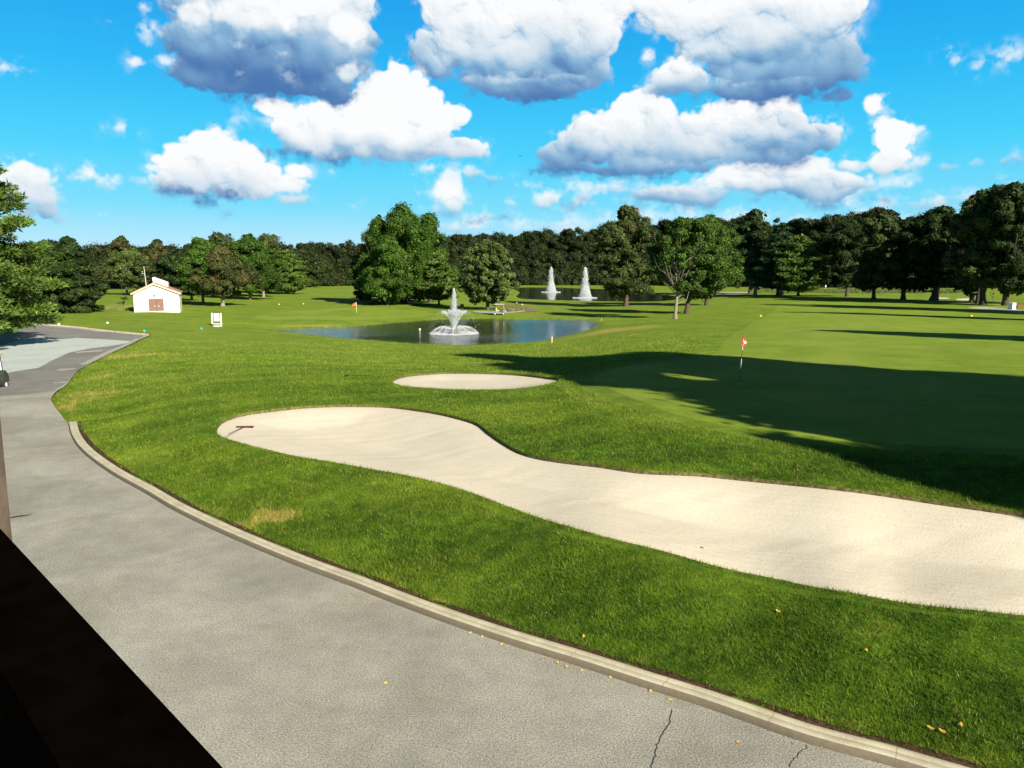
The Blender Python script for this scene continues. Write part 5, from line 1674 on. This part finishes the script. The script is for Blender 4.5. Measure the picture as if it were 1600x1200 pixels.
# post with a sign beside the brown path
p = on(807.5, 481)
root = empty('path_post', p, 0, 'short brown post with a pale cap beside the brown path', 'post')
mb = MB(); mb.box((0, 0, .45), (.16, .16, .95), bev=.01); mb.build('shaft', M_RAKE, root)
mb = MB(); mb.lathe([(.05, .92), (.11, 1.0), (.10, 1.15), (.03, 1.22)], 10); mb.build('cap', M_STAKE, root)

# litter bin by the clump shadow
p = on(722, 484)
root = empty('litter_bin', p, 0, 'dark bin standing in shade between clump and linden', 'bin')
mb = MB(); mb.lathe([(.34, 0), (.38, .9), (.38, .95)], 16); mb.build('body', M_DGREEN, root)
mb = MB(); mb.lathe([(.40, .95), (.40, 1.0), (.25, 1.12), (.05, 1.14)], 16); mb.build('lid', M_DGREEN, root)

# utility box and red bench at the far right
p = on(1581, 483.6)
S = p.y / FPX
root = empty('utility_box', p, math.radians(22), 'pale blue-white box beside the cart path under the right trees', 'box')
mb = MB(); mb.box((0, 0, 5.0 * S), (8.2 * S, 7 * S, 10 * S), bev=.04); mb.build('cabinet', M_BOXBLUE, root)
mb = MB(); mb.box((0, 0, 10.2 * S), (8.6 * S, 7.4 * S, .5 * S), bev=.02); mb.build('lid', M_WHITE, root)
mb = MB(); mb.box((0, -3.53 * S, 5 * S), (6.4 * S, .02, 8 * S)); mb.build('door', M_WHITE, root)
p = on(1598, 481)
root = empty('low_bench', p, 0, 'low dark red bench behind the pale box at the right edge', 'bench')
mb = MB(); mb.box((.4, 0, .45), (3.4, .4, .08)); mb.build('seat', M_DRED, root)
mb = MB(); mb.box((.4, .22, .75), (3.4, .05, .35)); mb.build('backrest', M_DRED, root)
for x in (-1.1, 1.9):
    mb = MB(); mb.box((x, .05, .22), (.08, .4, .45)); mb.build('leg', M_DRED, root)
p = on(1550, 475)
root = make_tree('sapling', 'vase', 2.6, .7, 77, L_GREEN, n=160, leaf=.12, clumps=8, bottom=.5, trunk_r=.035, label='thin dark sapling between the tree trunks on the right', cat='sapling')
root.location = p

# wire backstop
p = on(520, 446.5)
S = p.y / FPX
root = empty('wire_backstop', p, 0, 'tall wire backstop fence before the dark woods', 'fence')
for k in range(5):
    mb = MB(); mb.tube([((-16 + 8 * k) * S, 0, -.3), ((-16 + 8 * k) * S, 0, 12.2 * S)], .09, 6); mb.build('post', M_POLEW, root)
mb = MB()
for z in (.3, 6, 12): mb.tube([(-16 * S, 0, z * S), (16 * S, 0, z * S)], .06, 6)
mb.build('rail', M_POLEW, root)
mb = MB()
for k in range(60): mb.box(((-16 + 32 * k / 59) * S, 0, 6 * S), (.018, .018, 12 * S))
for k in range(24): mb.box((0, 0, (.3 + 11.7 * k / 23) * S), (32 * S, .018, .018))
mb.build('mesh', M_POLEW, root)

# planting beside the brown path and tall grass far right
def tufts(name, pts, hh, n, mat, label, cat):
    r = np.random.default_rng(3)
    V = []
    for (x, y, rad) in pts:
        for _ in range(n):
            a = r.uniform(0, 6.28); q = rad * math.sqrt(r.random()); bx, by = x + q * math.cos(a), y + q * math.sin(a)
            V.append((bx, by, r.uniform(.5, 1) * hh, r.normal(0, .18) * hh, r.normal(0, .18) * hh))
    V = np.array(V); z = ground_z(V[:, 0], V[:, 1]); w = hh * .05
    P = np.zeros((len(V), 3, 3))
    an = r.uniform(0, 3.14, len(V))
    P[:, 0] = np.stack([V[:, 0] - w * np.cos(an), V[:, 1] - w * np.sin(an), z - .03], 1); P[:, 1] = np.stack([V[:, 0] + w * np.cos(an), V[:, 1] + w * np.sin(an), z - .03], 1)
    P[:, 2] = np.stack([V[:, 0] + V[:, 3], V[:, 1] + V[:, 4], z + V[:, 2]], 1)
    m3 = len(V)
    o = np_mesh(name, P.reshape(-1, 3), np.arange(m3 * 3).reshape(m3, 3), mat, attrs={'tint': np.repeat(r.random(m3), 3), 'clump': np.repeat(r.random(m3), 3)})
    return tag(o, label, cat, None, 'stuff')


L_REED = leaf_mat('reeds', (.10, .13, .03), (.26, .26, .07))
L_TALLG = leaf_mat('tall_grass_leaf', (.06, .10, .02), (.16, .18, .05))
tufts('flower_bed', [(*at(x, y)[:2], .9) for x, y in [(790, 487), (795, 487), (800, 486.5), (806, 486), (812, 485), (816, 483.5), (786, 486.5)]], .85, 110, L_REED, 'yellowish ornamental grasses planted inside the bend of the cart path', 'planting')
band = []
for x in np.arange(1180, 1510, 2.6):
    band.append((*at(x, 455.5 + random.uniform(-2.2, 3.0))[:2], 2.6))
tufts('tall_grass', band, 1.25, 120, L_TALLG, 'band of rough tall grass beyond the right-hand fairway', 'tall grass')
shore = []
for px_, py_ in POND[::2]:
    if random.random() < .8: shore.append((px_, py_, .9))
n0 = len(shore)
def shore_tufts():
    r = np.random.default_rng(8)
    T = np.roll(POND, -1, 0) - np.roll(POND, 1, 0); T /= np.linalg.norm(T, axis=1)[:, None]
    N_ = np.stack([T[:, 1], -T[:, 0]], 1)
    if np.sum(POND[:, 0] * np.roll(POND[:, 1], -1) - np.roll(POND[:, 0], -1) * POND[:, 1]) < 0: N_ = -N_
    return [(*(POND[i] + N_[i] * r.uniform(.1, .5)), .6) for i in range(len(POND)) if r.random() < .9]
tufts('shore_grass', shore_tufts(), .26, 70, L_TALLG, 'fringe of longer grass around the near pond', 'shore grass')
tufts('dry_grass', [(*at(x, 482 + random.uniform(-3, 3))[:2], 2.0) for x in range(158, 212, 3)], .6, 140, L_REED, 'patch of dry yellow grass left of the shed', 'dry grass')
p = on(194, 480)
root = make_tree('small_shrub', 'vase', 1.9, 1.0, 78, L_GREEN, n=900, leaf=.16, clumps=14, bottom=.1, trunk_r=.05, label='small dark shrub in the dry grass left of the shed', cat='shrub')
root.location = p

# parked vehicle beyond the left pine
p = on(62, 470.5)
car = empty('parked_car', p, math.radians(8), 'pale parked car half hidden behind the big left pine', 'car')
mb = MB(); mb.prism([(-2.2, .35), (-2.2, .85), (-1.7, .95), (-1.2, 1.42), (.6, 1.42), (1.2, .98), (2.1, .82), (2.25, .35)], -.85, .85); mb.build('body', M_SILVER, car)
mb = MB(); mb.prism([(-1.5, .98), (-1.1, 1.34), (.52, 1.34), (1.0, .98)], -.87, .87); mb.build('window', M_BLACK, car)
for x in (-1.4, 1.4):
    for y in (-.8, .8):
        mb = MB(); mb.lathe([(.2, -.1), (.33, -.08), (.33, .08), (.2, .1)], 16, (x, y, .33), Euler((math.pi / 2, 0, 0))); mb.build('wheel', M_RUBBER, car)

# pale far objects at the wood edge
for px_, py_, s_, lb in ((1170, 454, 1.4, 'small white sign between the far tree trunks above the far bunker'), (1290, 440, 1.6, 'tiny white board at the wood edge behind the layered pine')):
    p = on(px_, max(py_, 452)); S = p.y / FPX
    root = empty('course_sign', (p.x, p.y, p.z), .2, lb, 'sign')
    mb = MB(); mb.box((0, 0, 1.3), (1.6 * S, .06, 2.6 * S), bev=.02); mb.build('panel', M_WHITE, root)
    mb = MB(); mb.tube([(0, .05, -.2), (0, .05, 1.0)], .06, 6); mb.build('post', M_WHITE, root)
for px_, py_, ty, s in ((1200, 448, 434, .0), (1160, 453.5, 446, .1)):
    d = 262.0; X = (px_ - 800) / FPX * d
    H = (py_ - ty) * d / FPX
    t = make_tree('wood_edge_tree', 'round', 16, 5.5, int(px_), L_DARK, barkm=M_PALEBARK, n=9000, leaf=.7, bottom=.28, clumps=50, csize=.24, trunk_r=.55, label='wood-edge tree, pale sunlit trunk ' + ('between the two pines' if s == 0 else 'left of the small white sign'), cat='tree')
    t.location = (X, d - 12, gz(X, d - 12))

# airliner far off
r_ = ray(813, 244); r_ /= np.linalg.norm(r_)
pa = Vector((0, 0, EYE)) + Vector(r_) * 6000
root = empty('airplane', pa, math.radians(20), 'tiny dark airplane between the clouds above the trees', 'airplane')
mb = MB(); mb.tube([(-14, 0, 1), (-12, 0, 1.2), (-4, 0, 0), (10, 0, 0), (14, 0, -.5)], [.3, 1.2, 1.9, 1.9, .4], 8); mb.build('fuselage', M_BLACK, root)
mb = MB(); mb.prism([(-4, -.3), (3, -.3), (2, .1), (-3, .1)], -14, 14); mb.build('wing', M_BLACK, root)
mb = MB(); mb.prism([(-14, 1), (-10, 1), (-12.5, 5), (-14, 5)], -.2, .2); mb.build('tail_fin', M_BLACK, root)

# --- fallen leaves
M_LEAFY = leaf_mat('fallen_yellow', (.55, .32, .05), (.62, .42, .10), None, .1)
LEAVES = [(913, 998, 'g', 'single large yellow leaf on the lawn above the middle of the kerb'), (871, 1036, 'r', 'orange leaf on the asphalt, brightest of the cluster below the kerb'), (884, 1042, 'r', 'leaf just right of the brightest orange one below the kerb'),
          (849, 1031, 'r', 'leaf left of the bright orange one below the kerb'), (910, 1047, 'r', 'small pale leaf at the kerb foot under the lawn leaf'), (953, 1059, 'r', 'orange-yellow leaf touching the kerb foot near mid picture'), (1015, 1080, 'r', 'leaf at the kerb foot above the long crack'),
          (1048, 1092, 'r', 'leaf at the kerb foot straight above the crack top'), (735, 988, 'r', 'flat leaf at the kerb foot, leftmost of its line'), (783, 1006, 'r', 'second leaf from the left at the kerb foot'), (754, 994, 'r', 'pale leaf between the two leftmost kerb leaves'),
          (1352, 1020, 'g', 'yellow leaf in the middle of the right-hand lawn'), (1472, 1146, 'g', 'yellow leaf on the lawn near the lower right corner'), (1500, 1137, 'g', 'tan leaf right of the corner lawn leaf'), (1456, 1142, 'g', 'faint leaf left of the corner lawn leaf'),
          (605, 1067, 'r', 'lone brown leaf in the middle of the asphalt'), (1153, 1161, 'r', 'brown leaf on the asphalt between the two cracks'), (1285, 1169, 'r', 'yellow leaf at the kerb foot near the lower right'), (1250, 1150, 'r', 'small leaf tucked under the kerb left of the lower right one'),
          (1112, 1145, 'g', 'x'), (1216, 958, 'g', 'tiny pale leaf near the upper edge of the right lawn'), (1180, 728, 'g', 'pale leaf on the fringe grass above the long bunker'), (1247, 731, 'g', 'tan leaf on the fringe grass right of the pale one'), (1097, 865, 's', 'small reddish leaf on the sand by the near edge of the long bunker')]
k = 0
for px_, py_, wh, lb in LEAVES:
    if lb == 'x': continue
    p = Vector(at(px_, py_)) if wh == 'r' else on(px_, py_)
    r = np.random.default_rng(100 + k); k += 1
    L_ = .045 if wh == 'r' else .055
    zt = p.z + (.006 if wh == 'r' else .045 if wh == 'g' else .012)
    if wh == 's': zt = float(sand_z(hb([p.x], [p.y]), sdist([p.x], [p.y], BUNK))[0]) + .012
    o_ = []
    for q in range(10):
        a = 6.283 * q / 10; rr = L_ * (.75 + .35 * math.cos(a * 3 + 1) * .5 + (.3 if q == 0 else 0))
        o_.append((rr * math.cos(a), rr * .75 * math.sin(a), .012 * math.sin(a * 2 + k)))
    n = len(o_)
    mb = MB(); mb.add([(0, 0, .004)] + o_ + [(0, 0, .001)] + [(x, y, z - .003) for x, y, z in o_], [(0, 1 + i, 1 + (i + 1) % n) for i in range(n)] + [(n + 1, n + 2 + (i + 1) % n, n + 2 + i) for i in range(n)])
    o = mb.build('fallen_leaf', M_LEAFY, None, True)
    for an_, v_ in (('tint', r.random()), ('clump', r.uniform(.3, 1))):
        at_ = o.data.attributes.new(an_, 'FLOAT', 'POINT'); at_.data.foreach_set('value', np.full(len(o.data.vertices), v_, dtype=np.float32))
    o.location = (p.x, p.y, zt); o.rotation_euler = (0, 0, r.uniform(0, 6.28))
    tag(o, lb, 'leaf', 'yellow fallen leaves')

p = at(32, 808)
root = empty('twig', (p[0], p[1], .012), .6, 'small dark twig on the asphalt above the black parapet', 'twig')
mb = MB(); mb.tube([(-.22, 0, .01), (-.05, .015, .02), (.12, -.01, .012), (.24, .03, .01)], [.012, .011, .009, .004], 6); mb.build('stem', M_BLACK, root)
mb = MB(); mb.tube([(-.03, .01, .018), (.05, .07, .02)], [.007, .003], 5); mb.build('side_shoot', M_BLACK, root)
